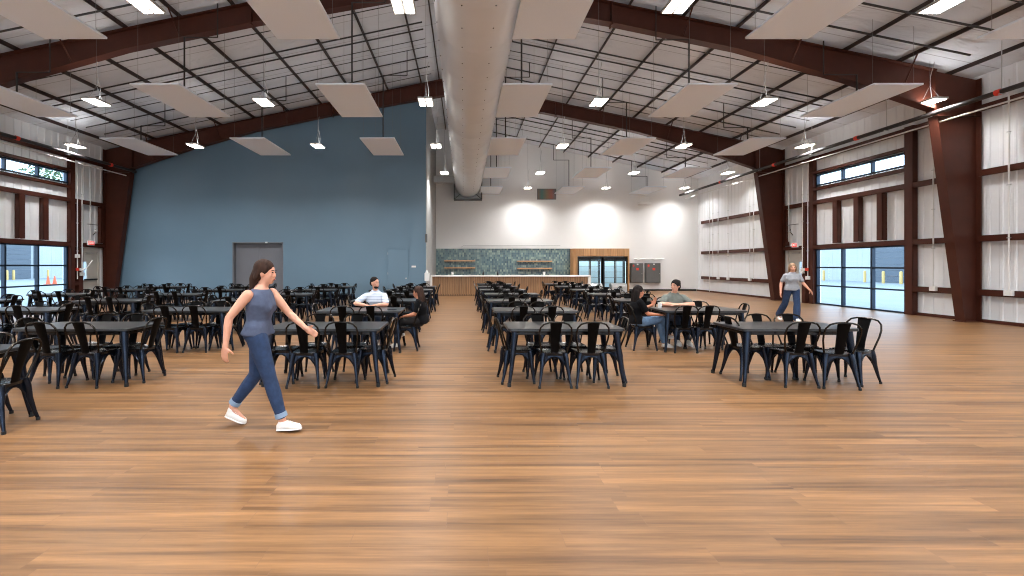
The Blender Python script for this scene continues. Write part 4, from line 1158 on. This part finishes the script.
# standing figure far right, walks toward the camera and slightly left
J = dict(pelvis=(0, 0, .93), chest=(.02, 0, 1.2), neck=(.03, 0, 1.385), head=(.05, 0, 1.505),
         shL=(.04, .155, 1.285), elL=(.06, .25, 1.08), wrL=(.16, .35, .91), shR=(-.0, -.155, 1.285), elR=(-.06, -.24, 1.07), wrR=(.02, -.28, .83),
         hpL=(.02, .085, .88), knL=(.12, .08, .5), anL=(.16, .05, .11), toL=(.34, .05, .03), hpR=(-.02, -.085, .88), knR=(-.12, -.12, .5), anR=(-.32, -.2, .17), toR=(-.18, -.2, .012),
         _heelR=(-.39, -.2, .08), _twist=0, _flare=.035, _hem=1.0)
person('woman with light hair walking in grey top and wide blue jeans near the right door', (9.15, 12.7, 0), R(-105), J, -10, ('skin', 'grey_tee', 'denim', 'white_shoe', 'hair_blonde'), 'bob', 'tee', 1.0)
# seated poses: origin on floor below the pelvis; seat .445
def seated(**k):
    J = dict(pelvis=(0, 0, .565), chest=(.03, 0, .84), neck=(.06, 0, 1.03), head=(.09, 0, 1.15),
             shL=(.06, .175, .96), shR=(.06, -.175, .96), hpL=(.05, .085, .545), hpR=(.05, -.085, .545),
             knL=(.45, .1, .54), knR=(.45, -.1, .54), anL=(.42, .1, .11), anR=(.42, -.1, .11), toL=(.6, .11, .03), toR=(.6, -.11, .03))
    J.update(k); return J
# man behind the second table, arms on the tabletop, faces the camera, looks to his left (+x of the room)
J = seated(neck=(.07, 0, 1.07), chest=(.03, 0, .86), head=(.1, -.0, 1.215), shL=(.07, .18, .955), shR=(.07, -.18, .955), elR=(.2, -.37, .81), wrR=(.4, -.13, .79), elL=(.2, .25, .79), wrL=(.4, .07, .79),
           knL=(.45, .12, .52), knR=(.45, -.12, .52), _handR=((.35, 1, -.02), (0, 0, -1), .25, 1), _handL=((.4, -1, -.02), (0, 0, -1), .25, -1), _fem=False, _bulk=1.0, _beard=True)
person('bearded man in pale striped shirt seated behind a table, arms on the tabletop', (-1.8, 9.3, 0), R(-90), J, 58, ('skin', 'striped_shirt', 'denim_dark', 'brown_shoe', 'hair_dark'), 'short', 'shirt')
# woman at the right end of that table, faces -x
J = seated(head=(.1, 0, 1.12), neck=(.07, 0, 1.0), chest=(.04, 0, .82), shL=(.06, .165, .93), shR=(.06, -.165, .93), elR=(.12, -.2, .7), wrR=(.33, -.07, .64), elL=(.14, .2, .7), wrL=(.34, .06, .65),
           knL=(.4, .09, .55), knR=(.4, -.09, .57), anL=(.5, .09, .12), anR=(.42, -.06, .3), toR=(.58, -.06, .18), _heelR=(.36, -.06, .26), toL=(.67, .1, .03),
           _handR=((1, .3, -.2), (0, .3, -1), .5, 1), _handL=((1, -.3, -.2), (0, -.3, -1), .5, -1))
person('woman with long brown hair in black top seated at the end of a table', (-.78, 8.6, 0), R(180), J, -10, ('skin_tan', 'black_tee', 'charcoal_jeans', 'white_shoe', 'hair_brown'), 'long', 'tee', .95)
# woman at left end of the right table, faces +x, legs crossed, gesturing
J = seated(pelvis=(-.03, 0, .56), chest=(-.04, 0, .83), neck=(-.0, 0, 1.01), head=(.03, 0, 1.135), shL=(.0, .165, .94), shR=(-.0, -.165, .94), elR=(.12, -.22, .72), wrR=(.36, -.12, .69), elL=(.14, .22, .74), wrL=(.36, .17, .86),
           knR=(.46, -.04, .6), anR=(.63, .08, .3), toR=(.78, .1, .2), _heelR=(.57, .08, .2), knL=(.44, .04, .54), anL=(.52, -.02, .11), toL=(.7, -.02, .03),
           _handR=((1, .2, 0), (0, .2, -1), .3, 1), _handL=((.4, -.1, 1), (-.4, -1, 0), .25, -1))
person('woman with long dark hair in black tee and light jeans, gesturing at a table end', (3.26, 8.55, 0), 0, J, 6, ('skin_tan', 'black_tee', 'denim_light', 'white_shoe', 'hair_dark'), 'long', 'tee', .95)
# person behind that table, arms folded on top, looks to the left of the picture
J = seated(neck=(.1, 0, 1.03), chest=(.05, 0, .83), head=(.15, 0, 1.16), shL=(.09, .18, .92), shR=(.09, -.18, .92), elR=(.24, -.3, .8), wrR=(.35, .02, .79), elL=(.24, .3, .8), wrL=(.4, -.04, .805),
           _handR=((.1, 1, 0), (0, 0, -1), .2, 1), _handL=((.1, -1, 0), (0, 0, -1), .2, -1), _fem=False, _bulk=1.06)
person('person with tied dark hair in grey-green tee seated with folded arms on a table', (4.24, 9.28, 0), R(-90), J, -58, ('skin', 'green_tee', 'denim_dark', 'white_shoe', 'hair_dark'), 'bun', 'tee')
# things on tables
e = empty('smartphone', (-1.33, 8.42, .7525), R(80)); tag(e, 'black phone lying on the table before the bearded man', 'phone')
bev(MB().box(-.04, .04, -.08, .08, 0, .009).build('phone_case', 'black_plastic', e), .003); MB().box(-.036, .036, -.075, .075, .009, .0105).build('phone_screen', 'screen_glass', e)
e = empty('smartphone', (4.05, 8.5, .7525), R(85)); tag(e, 'dark phone lying on the table before the person with folded arms', 'phone')
bev(MB().box(-.04, .04, -.08, .08, 0, .009).build('phone_case', 'black_plastic', e), .003); MB().box(-.036, .036, -.075, .075, .009, .0105).build('phone_screen', 'screen_glass', e)
e = empty('drinking_cup', (3.78, 8.78, .7525)); tag(e, 'pale cup on the table between the two talking women', 'cup')
MB().tube([(0, 0, 0), (0, 0, .09)], [.03, .038], 16).build('cup_body', 'white_plastic', e, True); MB().tube([(0, 0, .09), (0, 0, .1)], [.044, .04], 16).build('lid', 'white_plastic', e, True)
